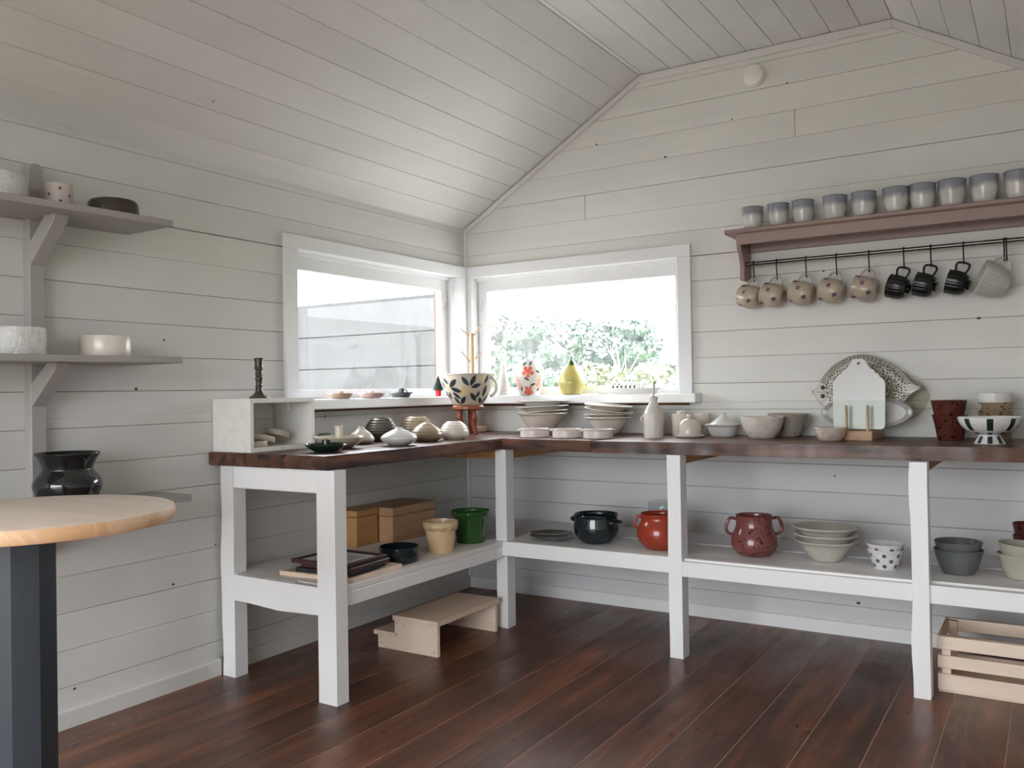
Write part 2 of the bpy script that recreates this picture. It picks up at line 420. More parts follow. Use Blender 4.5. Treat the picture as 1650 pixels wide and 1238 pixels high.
sl = Vector((X1, CZ-EAVE)); L = sl.length; d = sl.normalized(); nn = Vector((d.y, -d.x)); nb = 10
for k in range(nb):
    ceil_board(Vector((0, EAVE))+d*L*k/nb, Vector((0, EAVE))+d*L*(k+1)/nb, nn, gp=R.choice([.0003, .0004, .0008]))
xs = [X1, X1+.025, 1.266, 1.395, 1.522, 1.65, 1.779, 1.906, 2.034, 2.161, X2]
for a, b in zip(xs, xs[1:]): ceil_board((a, CZ), (b, CZ), (0, -1), gp=.0012)
sl = Vector((XR-X2, -(CZ-EAVE))); L = sl.length; d = sl.normalized(); nn = Vector((-d.y*-1, -d.x)) if False else Vector((d.y, -d.x))
for k in range(10):
    ceil_board(Vector((X2, CZ))+d*L*k/10, Vector((X2, CZ))+d*L*(k+1)/10, nn, gp=.0010)
# cover strips between gable wall and ceiling, corner strip, skirtings
def strip(name, p0, p1, wd, th, mat, ny=-1):
    """strip lying on the back wall below the line p0-p1 (x,z)"""
    p0 = Vector(p0); p1 = Vector(p1); d = (p1-p0).normalized(); n = Vector((d.y, -d.x))
    q = [p0, p1, p1+n*wd, p0+n*wd]
    return st(G().prism([tuple(x) for x in q], 1, -th, 0, c=.004).build(name, mat))
strip('trim_1', (.0, EAVE-.004), (X1+.003, CZ-.002), .026, .02, M['ceil'])
strip('trim_2', (X1, CZ-.002), (X2, CZ-.002), .036, .02, M['ceil'])
strip('trim_3', (X2, CZ-.002), (XR, EAVE+.0), .03, .02, M['ceil'])
st(G().prism([(0, 0), (.016, 0), (.012, -.012), (0, -.016)], 2, 1.83, EAVE).build('trim_4', M['wall_x'], sharp=0))
st(G().prism([(0, 0), (.016, 0), (.012, -.012), (0, -.016)], 2, .06, 1.03).build('trim_5', M['wall_x'], sharp=0))
st(G().prism([(0, 0), (.02, 0), (.02, .056), (.012, .067), (0, .067)], 1, YR, -1.766).build('baseboard_left', M['wall_y'], sharp=0))
st(G().prism([(0, 0), (.012, 0), (.012, .06), (0, .064)], 1, -1.70, 0).build('baseboard_corner', M['wall_y'], sharp=0))
st(G().prism([(0, 0), (-.014, 0), (-.014, .058), (0, .063)], 0, .012, XR).build('baseboard_back', M['white_x'], sharp=0))

knotm = plain('bare_knot', (.10, .055, .03, 1), .8)
def knot(p, ax, wall):
    g = G(); n = 8; rr_ = p[2]
    pts = [(p[0]+rr_*(1+.25*math.sin(3*k))*math.cos(2*PI*k/n), p[1]+rr_*.7*math.sin(2*PI*k/n)) for k in range(n)]
    g.prism(pts, ax, *((-.0009, .0004) if ax == 1 else (-.0004, .0009))); g.build('knot', knotm, wall, sharp=0)
for p in ((.848, 2.402, .006), (1.229, 2.277, .007), (1.573, 2.404, .0045), (1.833, 2.525, .005), (2.598, 1.39, .008), (1.981, 1.639, .005), (2.104, .15, .009), (2.013, .712, .005)): knot(p, 1, wall_back)
for p in ((-1.998, 1.332, .005), (-2.118, 1.147, .007), (-1.971, .4, .006), (-1.773, .52, .004), (-2.366, .121, .006), (-1.147, 1.014, .006)): knot(p, 0, wall_left)
# ------------------------------------------------------------------ windows
PANE = glass('old_window_glass', .012, ior=1.4); PANE2 = glass('window_glass', .02)
def window(name, ax, pane_mat):
    """built in (u, d, z): u along the wall, d depth outward; mapped to the wall"""
    if ax == 0: u0, u1 = WL; mp = lambda u, d: (-d, u)
    else: u0, u1 = WB; mp = lambda u, d: (u, d)
    def B(g, ua, ub, da, db, z0, z1, c=.002):
        x0, y0 = mp(ua, da); x1, y1 = mp(ub, db); g.cbox(min(x0, x1), max(x0, x1), min(y0, y1), max(y0, y1), z0, z1, c); return g
    # lining of the opening
    g = G(); B(g, u0-.012, u0+.002, -.001, .13, WZ0, WZ1); B(g, u1-.002, u1+.012, -.001, .13, WZ0, WZ1); B(g, u0-.012, u1+.012, -.001, .13, WZ1-.003, WZ1+.012)
    win = st(g.build(name, M['win']))
    lo = -1.398 if ax == 0 else -.0; hi = -.0 if ax == 0 else 1.357
    cl = u0 if ax == 0 else u0; cr = u1
    B(G(), lo, cl, -.02, 0, 1.09, WZ1).build('casing', M['win'], win)
    B(G(), cr, hi, -.02, 0, 1.09, WZ1).build('casing', M['win'], win)
    B(G(), lo, hi, -.022, 0, WZ1, 1.827).build('casing', M['win'], win)
    # sash
    z0, z1 = 1.096, 1.748; s0 = u0+.004; s1 = u1-.002; d0, d1 = .045, .085
    wl = .045 if ax == 0 else .058; wr = .058 if ax == 0 else .034
    fr = G(); B(fr, s0, s0+wl, d0, d1, z0, z1); B(fr, s1-wr, s1, d0, d1, z0, z1)
    fr.build('sash_stile', M['win'], win)
    tp = G(); B(tp, s0+wl, s1-wr, d0, d1, 1.686, z1); B(tp, s0+wl, s1-wr, d0, d1, z0, z0+.042); B(tp, u0, u1, .03, .045, z1-.002, WZ1)
    tp.build('sash_rail', M['win'], win)
    x0, y0 = mp(s0+wl-.004, .062); x1, y1 = mp(s1-wr+.004, .066)
    G().box(min(x0, x1), max(x0, x1), min(y0, y1), max(y0, y1), z0+.038, 1.69).build('pane', pane_mat, win, sharp=0)
    # hook latches on the stiles near the corner
    for zz in (1.60, 1.19):
        u = (u1-.035) if ax == 0 else (u0+.03)
        pts = []
        for k in range(11):
            t = k/10; a = t*4.2
            pts.append((u+.006*math.sin(a), .038, zz+.035-.055*t+.004*math.cos(a)))
        pts = [(*mp(p[0], p[1]), p[2]) for p in pts]
        G().tube(pts, .0016, 6).build('latch', M['steel'], win)
        cx, cy = mp(u, .041); G().cbox(cx-.006, cx+.006, cy-.006, cy+.006, zz+.02, zz+.045, .001).build('latch_plate', M['win'], win)
    return win
win1 = window('window_1', 0, PANE); win2 = window('window_2', 1, PANE2)
G().tube([(1.262, .038, 1.26), (1.256, .036, 1.23), (1.262, .034, 1.205), (1.274, .034, 1.205)], .0016, 6).build('latch', M['steel'], win2)
G().tube([(-.04, -1.262, 1.665), (-.04, -1.268, 1.64), (-.04, -1.26, 1.622), (-.04, -1.25, 1.625)], .0016, 6).build('latch', M['steel'], win1)
# window sill: one L-shaped board
st(G().prism([(-.13, -1.325), (0, -1.325), (0, -1.46), (.09, -1.46), (.09, -.09), (1.397, -.09), (1.397, 0), (1.287, 0), (1.287, .13), (.05, .13), (.05, 0), (0, -.0), (0, -.118), (-.13, -.118)], 2, 1.047, 1.093, c=.004).build('trim_6', M['white_x']))
st(G().box(.0, .0015, -1.43, -.01, 1.036, 1.047).build('sill_shadow_gap_1', M['gap'], sharp=0))  # thin brown strip painting in the dark shadow gap below the sill
st(G().box(.01, 1.335, -.0015, 0, 1.034, 1.047).build('sill_shadow_gap_2', M['gap'], sharp=0))  # the same painted shadow gap along the back wall

# ------------------------------------------------------------------ outdoors
M['grass'] = plain('meadow_grass', (.16, .26, .08, 1), .9)
M['bounce_ground'] = plain('pale_bounce_ground', (.35, .345, .34, 1), .95)
st(G().box(-90, 90, 9, 120, -.6, -.35).build('meadow', M['grass'], sharp=0))
st(G().box(-90, 90, -4, 9, -.6, -.352).build('ground', M['bounce_ground'], sharp=0))  # unseen ground; pale tone made up to bounce neutral light indoors
st(G().box(-90, 90, -60, -4.001, -.6, -.354).build('rear_ground', plain('dim_bounce_ground', (.16, .15, .135, 1), .95), sharp=0))  # unseen ground behind, darkened to cut the bounce through the rear opening
M['fencewood'] = wood('weathered_grey_board', (.034, .036, .036, 1), (.022, .0235, .0235, 1), 0, .9, 8)
fence = thing('board_fence', 'weathered grey plank wall seen through the left window', 'fence', (-3.2, 1.0, -.35))
G().box(-3.2, 2.45, .022, .030, .4, 2.18).build('backing', plain('dark_backing', (.012, .012, .013, 1), .9), fence, sharp=0)
zs = [-.35, .0, .27, .53, .79, 1.05, 1.312, 1.57, 1.842]
for a, b in zip(zs, zs[1:]):
    G().cbox(-3.2, 2.45, 0, .02, a+.35+.005, b+.35-.005, .002).build('plank', M['fencewood'], fence)
for x in (-3.0, -.4, 2.3): G().cbox(x-.05, x+.05, .03, .12, 0, 2.15, .003).build('post', M['fencewood'], fence)
def leafmat(name, c1, c2):
    q = N(name); v = q.coord((1,1,1)); n = q.noise(v, 1.3, 4)
    q.base(q.mix(q.ramp(n, [(.35, (0,0,0)), (.65, (1,1,1))]), c1, c2)).rough(.7); return q.mat
LM = [leafmat('leaves_green', (.085, .115, .07, 1), (.14, .17, .12, 1)), leafmat('leaves_bluegreen', (.065, .105, .085, 1), (.11, .15, .125, 1)), leafmat('leaves_yellow', (.15, .18, .085, 1), (.22, .24, .13, 1))]
BARK = plain('bark', (.20, .16, .12, 1), .9); PALE = plain('pale_bark', (.52, .46, .38, 1), .8)
def tree(label, x, y, h, rx, rz, m, n=1500, ls=.3, base=.25, cat='tree', trunk=BARK, group=None, name='tree'):
    t = thing(name, label, cat, (x, y, -.35), group=group); rr = random.Random(int(x*10+y*7))
    V = []; F = []
    cl = []
    for i in range(34):
        a = rr.uniform(0, 2*PI); q = rr.uniform(.1, 1)**.5; ph = rr.uniform(-.9, 1)
        cl.append((rx*q*math.cos(a)*math.sqrt(max(.05, 1-ph*ph*.8)), rx*q*math.sin(a)*math.sqrt(max(.05, 1-ph*ph*.8)), h-rz+rz*ph*.85, rx*rr.uniform(.22, .38)))
    for i in range(n):
        c = cl[i % len(cl)]; dd = Vector((rr.gauss(0, 1), rr.gauss(0, 1), rr.gauss(0, 1))).normalized()
        p = Vector(c[:3])+dd*c[3]*rr.uniform(.75, 1.05)
        p.z = max(p.z, h*base*.4)
        a = Vector((rr.gauss(0, 1), rr.gauss(0, 1), rr.gauss(0, .6))).normalized(); b = a.cross(dd+Vector((0, 0, .01))).normalized()
        s = ls*rr.uniform(.6, 1.2); k = len(V)
        V += [tuple(p-a*s), tuple(p+b*s*.5), tuple(p+a*s), tuple(p-b*s*.5)]; F.append((k, k+1, k+2, k+3))
    g = G(); g.add(V, F); o = g.build('foliage', m, t, sharp=0); o['kind'] = 'stuff'
    g = G(); g.tube([(0, 0, 0), (rr.uniform(-.1, .1), 0, h*.3), (rr.uniform(-.2, .2), .1, h*.6), (0, 0, h*.85)], [rx*.07, rx*.06, rx*.04, rx*.015], 8)
    for i in range(5):
        a = rr.uniform(0, 2*PI); g.tube([(0, 0, h*.35+i*h*.08), (math.cos(a)*rx*.35, math.sin(a)*rx*.35, h*.55+i*h*.07), (math.cos(a)*rx*.6, math.sin(a)*rx*.6, h*.7+i*h*.06)], [rx*.03, rx*.02, rx*.008], 6)
    g.build('trunk', trunk, t); return t
def away(px_, dist):   # a direction seen through the back window, as a ground position
    a = math.atan((px_-825)/1394.06); ang = yaw-a; return CAM.x-math.sin(ang)*dist, CAM.y+math.cos(ang)*dist
for i, (px_, dist, h, rx, rz, mi, lab) in enumerate([
    (792, 44, 5.0, 2.2, 2.4, 0, 'leafy pale green tree at the left edge of the back window view'),
    (832, 42, 4.8, 2.0, 2.3, 0, 'rounded green tree standing just above the flower-painted vase'),
    (880, 40, 4.75, 1.9, 2.4, 1, 'blue-green tree standing directly above the yellow pear jar'),
    (938, 43, 4.8, 1.9, 2.3, 1, 'blue-green tree right of the pear jar in the window view'),
    (985, 45, 4.9, 1.9, 2.3, 0, 'mid-green tree behind the pale bare stems'),
    (1026, 41, 4.6, 1.25, 2.1, 1, 'rightmost large blue-green tree, ending the row against the sky'),
    (1068, 48, 2.7, 1.1, 1.2, 0, 'low distant tree right of the tall row'),
    (1110, 50, 2.0, 1.8, .9, 0, 'lowest distant tree at the right edge of the view')]):
    x, y = away(px_, dist); tree(lab, x, y, h, rx, rz, LM[mi], 6500, .23, group='trees beyond the meadow')
for i, (px_, dist, h, rx, lab) in enumerate([(965, 17, 2.05, .55, 'yellow-green shrub right of the pear jar'), (1010, 16, 1.75, .5, 'yellow-green shrub above the oval toast dish'), (1045, 17.5, 2.0, .6, 'yellow-green shrub with the widest crown'), (1078, 16.5, 1.75, .5, 'yellow-green shrub near the right window jamb'), (925, 18, 1.55, .5, 'low yellow-green shrub hidden behind the pear jar'), (880, 18.5, 1.5, .5, 'low yellow-green shrub between vase and pear jar')]):
    x, y = away(px_, dist); tree(lab, x, y, h, rx, h*.5, LM[2], 1500, .09, group='shrubs outside the back window', cat='shrub', name='shrub')
x, y = away(998, 22)
t = thing('bare_tree', 'slender pale bare-stemmed young tree in front of the green trees', 'tree', (x, y, -.35)); g = G(); rr = random.Random(5)
g.tube([(0, 0, 0), (.03, 0, 1.2), (0, 0, 2.1), (-.1, 0, 2.75)], [.05, .04, .025, .01], 6)
for i in range(12):
    a = rr.uniform(-1, 1); z = rr.uniform(.9, 1.9); l = rr.uniform(.5, .9)
    g.tube([(0, 0, z), (a*l*.5, rr.uniform(-.2, .2), z+l*.45), (a*l*.8, 0, z+l)], [.022, .014, .005], 5)
g.build('stem', PALE, t)

# ------------------------------------------------------------------ worktop and bench
TOP = .893; UND = .842
bench_top = thing('countertop', 'dark brown stained L-shaped plank worktop with a rough live edge', 'worktop', (0, 0, 0))
def wavy(a, b, n, f): return [(a+(b-a)*i/n, f(a+(b-a)*i/n)) for i in range(n+1)]
def wv(t, s=0): return .003*math.sin(t*9+s)+.002*math.sin(t*23+s*2)+.0015*math.sin(t*57+s)
def slab(outline, name, mat, top=TOP, und=UND, edge=.006):
    """plank from a 2D outline with a rounded-over rim"""
    bm = bmesh.new(); A = [bm.verts.new((x, y, und)) for x, y in outline]; B = [bm.verts.new((x, y, top)) for x, y in outline]; n = len(A)
    bm.faces.new(A); bm.faces.new(B[::-1])
    for i in range(n): bm.faces.new((A[i], B[i], B[(i+1) % n], A[(i+1) % n]))
    bmesh.ops.recalc_face_normals(bm, faces=bm.faces[:])
    es = [e for e in bm.edges if (abs(e.verts[0].co.z-e.verts[1].co.z) < 1e-6)]
    bmesh.ops.bevel(bm, geom=es, offset=edge, segments=2, affect='EDGES', clamp_overlap=True)
    bm.verts.index_update(); g = G(); g.add([tuple(v.co) for v in bm.verts], [tuple(v.index for v in f.verts) for f in bm.faces]); bm.free()
    return g.build(name, mat, bench_top)
slab([(.001, -1.80), (.215, -1.803), (.215, -.005), (.001, -.005)], 'plank', M['counter_y'], edge=.003)
slab([(.217, -1.803), (.43, -1.805), (.43, -.005), (.217, -.005)], 'plank', M['counter_y'], edge=.003)
ol = [(.432, -1.805), (.642, -1.808)]+[(.645+wv(y, 1), y) for y in [(-1.79+1.13*i/40) for i in range(41)]]+[(.646, -.0051), (.432, -.005)]
slab(ol, 'plank', M['counter_y'])
ol = [(.648, -.335)]+[(.648, -.648)]+[(x, -.652-.02*(x-.65)/.5+wv(x, 2)) for x in [(.66+.47*i/20) for i in range(21)]]+[(1.138, -.335)]
slab(ol, 'plank', M['counter_x'])
def fe(x): return -.693+.05*(x-1.14)/1.2+wv(x, .4)*1.2 if x < 2.34 else -.643+.09*(x-2.34)+wv(x, .4)*1.2
slab([(1.14, -.335)]+[(x, fe(x)) for x in [1.141+2.25*i/90 for i in range(91)]]+[(3.391, -.335)], 'plank', M['counter_x'])
slab([(.648, -.333), (3.391, -.333), (3.391, -.169), (.648, -.169)], 'plank', M['counter_x'], edge=.003)
slab([(.648, -.167), (3.391, -.167), (3.391, -.003), (.648, -.003)], 'plank', M['counter_x'], edge=.003)

bench = thing('workbench', 'white painted L-shaped timber bench frame with a low shelf', 'bench', (0, 0, 0))
def leg(x0, x1, y0, y1, wob=0, skew=0):
    g = G(); n = 12; V = []; F = []
    for i in range(n+1):
        z = (UND-.001)*i/n; a = wob*(math.sin(z*11+x0*9)+.6*math.sin(z*23)); b = skew*(z/.84)
        V += [(x0+a, y0+b, z), (x1+a*.15, y0+b, z), (x1+a*.15, y1+b, z), (x0+a*.6, y1+b, z)]
    for i in range(n):
        for k in range(4): F.append((4*i+k, 4*i+(k+1) % 4, 4*i+4+(k+1) % 4, 4*i+4+k))
    F += [(3, 2, 1, 0), (4*n, 4*n+1, 4*n+2, 4*n+3)]
    g.add(V, F); return g.build('leg', M['white'], bench, sharp=30)
leg(.585, .674, -1.796, -1.736, .0006)
leg(.025, .099, -1.764, -1.702, .004)
leg(.605, .665, -.643, -.575, .0006)
leg(1.487, .0+1.545, -.683, -.612, .0008)
leg(2.415, 2.472, -.697, -.632, .003)
leg(3.33, 3.39, -.697, -.632, .001)
# rails
G().cbox(.12, .586, -1.782, -1.762, .754, .842, .003).build('rail', M['white_x'], bench)
pts = [(.118, .413), (.118, .312), (.19, .311), (.27, .306), (.36, .301), (.404, .302), (.44, .304), (.5, .306), (.585, .309), (.585, .411)]
G().prism(pts, 1, -1.782, -1.762, c=.002).build('rail', M['white_x'], bench)
G().cbox(.630, .652, -1.735, -.60, .337, .389, .002).build('rail', M['white'], bench)
G().cbox(.652, 1.488, -.662, -.636, .345, .412, .002).build('rail', M['white_x'], bench)
G().cbox(1.544, 2.416, -.680, -.655, .339, .402, .002).build('rail', M['white_x'], bench)
G().cbox(2.471, 3.33, -.680, -.655, .338, .404, .002).build('rail', M['white_x'], bench)
# low shelf boards
M['shelftop'] = paint('shelf_white_paint', (.88, .87, .87, 1), .5, 0, dots=False, vary=.05)
M['shelftop_y'] = paint('shelf_white_paint_along', (.86, .84, .83, 1), .5, 1, dots=False, vary=.05)
for a, b in ((.014, .213), (.216, .415)): G().cbox(a, b, -1.76, -.30, .391, .412, .002).build('shelf_board', M['shelftop_y'], bench)
G().cbox(.418, .650, -1.735, -.30, .390, .412, .002).build('shelf_board', M['shelftop_y'], bench)
G().cbox(.651, 3.39, -.635, -.32, .390, .411, .002).build('shelf_board', M['shelftop'], bench)
G().cbox(.016, 3.39, -.298, -.016, .390, .411, .002).build('shelf_board', M['shelftop'], bench)
G().cbox(1.546, 2.414, -.655, -.6355, .380, .411, .001).build('shelf_board', M['shelftop'], bench)
# raw pine cleats under the worktop, running back to the walls
for x in (1.489, 2.419, 3.33): G().cbox(x, x+.045, -.61, -.003, .800, .841, .002).build('cleat', M['raw'], bench)
G().cbox(.610, .655, -.57, -.003, .795, .841, .002).build('cleat', M['raw'], bench)
G().cbox(.003, .604, -.632, -.590, .795, .841, .002).build('cleat', M['raw'], bench)

# ------------------------------------------------------------------ wall shelf with cup row and hanging rail
sh = thing('wall_shelf', 'dusty pink wall shelf with curved brackets and a hanging rod', 'shelf', (1.6, 0, 1.6))
G().prism([(-.172, 1.822), (0, 1.822), (0, 1.843), (-.172, 1.843), (-.178, 1.838), (-.178, 1.828)], 0, 1.583, 3.2).build('plank', M['pink'], None)
o = COL.objects[-1] if False else None
pk = [q for q in COL.objects if q.name.startswith('plank') and q.parent is None][-1]; pk.parent = sh; pk.location = (-1.6, 0, -1.6)
def shp(g, name, mat): q = g.build(name, mat, sh, loc=(-1.6, 0, -1.6)); return q
shp(G().cbox(1.632, 3.2, -.163, -.143, 1.772, 1.822, .002), 'apron', M['pink'])
shp(G().cbox(1.652, 3.2, -.02, -.001, 1.752, 1.822, .002), 'back_board', M['pink'])
prof = smooth_curve([(-.16, 1.822), (-.160, 1.775), (-.152, 1.752), (-.128, 1.725), (-.119, 1.70), (-.108, 1.672), (-.112, 1.645), (-.108, 1.615)], 4)+[(-.001, 1.615), (-.001, 1.822)]
shp(G().prism(prof, 0, 1.632, 1.652, c=.001), 'bracket', M['pink'])
shp(G().prism(prof, 0, 3.16, 3.18, c=.001), 'bracket', M['pink'])
shp(G().tube([(1.652, -.085, 1.690), (3.16, -.085, 1.690)], .0088, 12), 'rod', plain('gunmetal_rod', (.16, .15, .14, 1), .22, .9))
shp(G().tube([(2.165, -.021, 1.797), (2.165, -.024, 1.797)], .004, 10), 'screw', M['steel'])

# ------------------------------------------------------------------ vessels
def outline(prof, n=5): return smooth_curve(prof, n) if n > 1 else prof
def vessel_prof(outer, t=.004, floor=.006, foot=.0):
    O = outer; N_ = len(O); inner = []
    for i in range(N_-1, -1, -1):
        a = O[max(i-1, 0)]; b = O[min(i+1, N_-1)]; dx, dz = b[0]-a[0], b[1]-a[1]; l = math.hypot(dx, dz) or 1
        nx, nz = -dz/l, dx/l
        r = O[i][0]+nx*t; z = O[i][1]+nz*t
        if z > floor and r > .004: inner.append((r, z))
    rim = O[-1]; fi = inner[0]
    P = [(0, .001), (O[0][0]*.8, .001), (O[0][0]*.97, 0)]+O+[((rim[0]+fi[0])/2, max(rim[1], fi[1])+t*.35)]+inner
    P.append((max(inner[-1][0]*.85, .003), floor)); P.append((0, floor)); return P
def R_at(outer, z):
    for a, b in zip(outer, outer[1:]):
        if min(a[1], b[1])-1e-9 <= z <= max(a[1], b[1])+1e-9:
            k = 0 if b[1] == a[1] else (z-a[1])/(b[1]-a[1]); return a[0]+(b[0]-a[0])*k
    return outer[-1][0] if z > outer[-1][1] else outer[0][0]
def on_surf(outer, th, h, u, v, off=.0006):
    z = min(max(h+v, outer[0][1]), outer[-1][1]); r = R_at(outer, z)
    a = th+u/max(r, .01); return ((r+off)*math.cos(a), (r+off)*math.sin(a), z)
def leaf(g, outer, th, h, L_, W_, ang, m=1, off=.0006):
    n = 6; V = []; F = []
    for i in range(n+1):
        t = i/n; wd = W_*math.sin(PI*t)**.8 if 0 < t < 1 else 0
        for s in (-1, -.5, 0, .5, 1):
            x = L_*t; y = s*wd/2
            V.append(on_surf(outer, th, h, x*math.cos(ang)-y*math.sin(ang), x*math.sin(ang)+y*math.cos(ang), off))
    for i in range(n):
        for k in range(4): F.append((i*5+k, i*5+k+1, i*5+6+k, i*5+5+k))
    # wind so that normals point outward
    g.add(V, [f[::-1] for f in F], m)
def dot(g, outer, th, h, r, m=1, off=.0006, sy=1):
    V = [on_surf(outer, th, h, 0, 0, off)]; F = []; n = 10
    for rr in (.5, 1):
        for k in range(n): a = 2*PI*k/n; V.append(on_surf(outer, th, h, r*rr*math.cos(a), r*rr*sy*math.sin(a), off))
    for k in range(n):
        k2 = (k+1) % n; F.append((0, 1+k, 1+k2)); F.append((1+k, 1+n+k, 1+n+k2, 1+k2))
    g.add(V, F, m)
def pot(name, label, cat, prof, mat, loc, t=.004, n=5, seg=40, group=None, rz=0, floor=.006, flute=None, rot=None, deco=None, mats=None, oval=1):
    O = outline(prof, n); g = G(); g.lathe(vessel_prof(O, t, floor), seg, 0, flute, oval)
    if deco: deco(g, O)
    o = g.build(name, mats or mat, None, loc, rot or (0, 0, rz), sharp=50); return tag(o, label, cat, group)

CREAM = glaze('cream_glaze', (.68, .63, .56, 1), .22); CREAM2 = glaze('warm_cream_glaze', (.56, .50, .42, 1), .28)
PINKCREAM = glaze('rosy_cream_glaze', (.70, .63, .59, 1), .25)
WHITEG = glaze('white_glaze', (.72, .715, .69, 1), .18)
DKGREEN = glaze('dark_green_glaze', (.012, .028, .022, 1), .1); OLIVE = glaze('olive_brown_glaze', (.055, .05, .032, 1), .18)
OLIVE2 = glaze('olive_ribbed_glaze', (.085, .08, .06, 1), .2); BEIGE = glaze('beige_glaze', (.34, .27, .18, 1), .22)
BLACKG = glaze('black_glaze', (.010, .013, .014, 1), .06, spec=.7); BLACKG2 = glaze('blue_black_glaze', (.012, .020, .024, 1), .08, spec=.7)
RED = glaze('brick_red_glaze', (.33, .045, .02, 1), .12); MAUVE = glaze('mauve_speckled_glaze', (.20, .065, .06, 1), .14, speck=((.045, .006, .006, 1), 85, .60))
GREY = glaze('grey_glaze', (.13, .14, .14, 1), .2); BUTTER = glaze('butter_yellow_glaze', (.68, .50, .30, 1), .25)
GREEN = glaze('leaf_green_glaze', (.03, .095, .022, 1), .12); SPECK = glaze('speckled_cream_glaze', (.66, .61, .55, 1), .2, speck=((.09, .05, .03, 1), 130, .67))
LEAFP = plain('dark_leaf_paint', (.022, .035, .038, 1), .3); YEL = plain('soft_yellow_paint', (.60, .48, .26, 1), .3)

# --- end of the bench, box and its contents
box = thing('cube_shelf', 'small white open-fronted cube shelf at the near end of the worktop', 'shelf', (.003, -1.78, TOP))
G().cbox(0, .219, 0, .018, 0, .211, .001).build('side_panel', M['smoke'], box); G().cbox(0, .219, .326, .344, 0, .211, .001).build('side_panel', M['smoke'], box)
G().cbox(0, .219, .018, .326, 0, .018, .001).build('bottom_panel', M['smoke'], box); G().cbox(0, .219, .018, .326, .193, .211, .001).build('top_panel', M['smoke'], box)
cp = [(.021, 0), (.0205, .002), (.012, .010), (.009, .017), (.008, .024), (.0085, .035), (.0075, .044), (.0088, .05), (.0068, .056), (.0085, .078), (.0088, .086), (.0068, .09), (.0092, .096), (.0082, .103), (.0075, .112), (.0105, .122), (.0095, .130), (.0102, .155), (.0108, .162)]
cp = [(r*.98+.0, z) for r, z in cp]; cp[0] = (.041, 0); cp[1] = (.040, .004); cp[2] = (.026, .014); cp[3] = (.017, .024); cp[4] = (.0145, .03)
cp = [(r if z <= .031 else r*1.72, z) for r, z in cp]
pot('candlestick', 'tall turned olive-brown candlestick standing on the white cube shelf', 'candlestick', cp, OLIVE, (.12, -1.644, 1.104), t=.003, n=3, floor=.14)
disc = [(.047, 0), (.05, .003), (.05, .020), (.049, .022)]
for i, (lab, loc, rt3) in enumerate([
    ('shallow cream dish leaning highest against the far side of the cube shelf', (.112, -1.545, TOP+.052), (-.30, .05, 0)),
    ('shallow cream dish tilted across the middle of the cube shelf', (.135, -1.645, TOP+.036), (-.22, .0, 0)),
    ('shallow cream dish lying flat at the front of the cube shelf', (.155, -1.70, TOP+.0185), (0, 0, 0)),
    ('shallow cream dish at the back left of the cube shelf', (.055, -1.71, TOP+.0185), (0, 0, 0)),
    ('shallow cream dish half hidden behind the leaning ones in the cube shelf', (.055, -1.60, TOP+.019), (0, 0, 0))]):
    pot('dish', lab, 'dish', disc, CREAM2, loc, n=1, t=.004, rot=rt3, group='cream dishes in the cube shelf')

# --- candle holders
def candle_plate(label, loc, pr, cup_r, cup_h, ph, mat, handle=False, scale=1, cupbase=.008, rz=0, br=None):
    t = thing('candle_holder', label, 'candle holder', loc, rz)
    br = br or pr*.52
    O = outline([(br, 0), (pr*.78, ph*.45), (pr*.97, ph*.92), (pr, ph)], 4)
    G().lathe(vessel_prof(O, .004, .005), 48).build('plate', mat, t, sharp=50)
    G().lathe(vessel_prof(outline([(cup_r*1.12, 0), (cup_r, .004), (cup_r*.92, cup_h)], 3), .003, cup_h*.4), 24).build('cup', mat, t, loc=(0, 0, cupbase-.003), sharp=50)
    if handle:
        G().tube([(cup_r*.9+.016*math.sin(a), 0, cupbase+cup_h*.5+.012*math.cos(a)) for a in [PI*k/8 for k in range(9)]], .003, 8).build('handle', mat, t)
    return t
candle_plate('dark green candle holder at the near corner of the worktop', (.47, -1.625, TOP), .081, .0175, .042, .028, DKGREEN)
candle_plate('large cream candle holder with a tall socket behind the dark green one', (.36, -1.437, TOP), .104, .0185, .086, .045, glaze('ivory_glaze', (.60, .56, .45, 1), .2), br=.051)
# grey textured dish
pot('dish', 'small grey-green textured dish behind the tall-socketed candle holder', 'dish', [(.03, 0), (.044, .012), (.047, .03), (.034, .044), (.03, .05)], glaze('grey_green_mottled', (.16, .18, .16, 1), .3, bump=(60, .8)), (.13, -1.28, TOP), t=.004)
# --- onion vases
def ribs(P, amp, frq, z0=0): return [(r+amp*math.sin(z*frq)*(1 if z > z0 else 0), z) for r, z in smooth_curve(P, 10)]
pot('bud_vase', 'speckled cream onion-shaped vase beside the candle holders', 'vase', [(.035, 0), (.055, .01), (.059, .024), (.045, .045), (.022, .063), (.0138, .072), (.0135, .076)], SPECK, (.25, -1.182, TOP), t=.003)
pot('bud_vase', 'squat dark olive ribbed vase, the largest dark one on the left worktop', 'vase', ribs([(.05, 0), (.07, .02), (.082, .045), (.077, .065), (.06, .09), (.043, .108)], .0016, 520, .03), OLIVE2, (.19, -.975, TOP), t=.004, n=1, seg=48)
pot('bud_vase', 'smooth white onion-shaped vase in front of the ribbed ones', 'vase', [(.035, 0), (.062, .012), (.0785, .031), (.068, .046), (.04, .061), (.017, .071), (.010, .077)], WHITEG, (.488, -1.208, TOP), t=.003, seg=48)
pot('bud_vase', 'taller beige ribbed vase at the back, against the wall below the sill', 'vase', ribs([(.055, 0), (.08, .02), (.0885, .043), (.08, .065), (.065, .09), (.046, .106)], .0015, 520, .02), BEIGE, (.20, -.725, TOP), t=.004, n=1, seg=48)
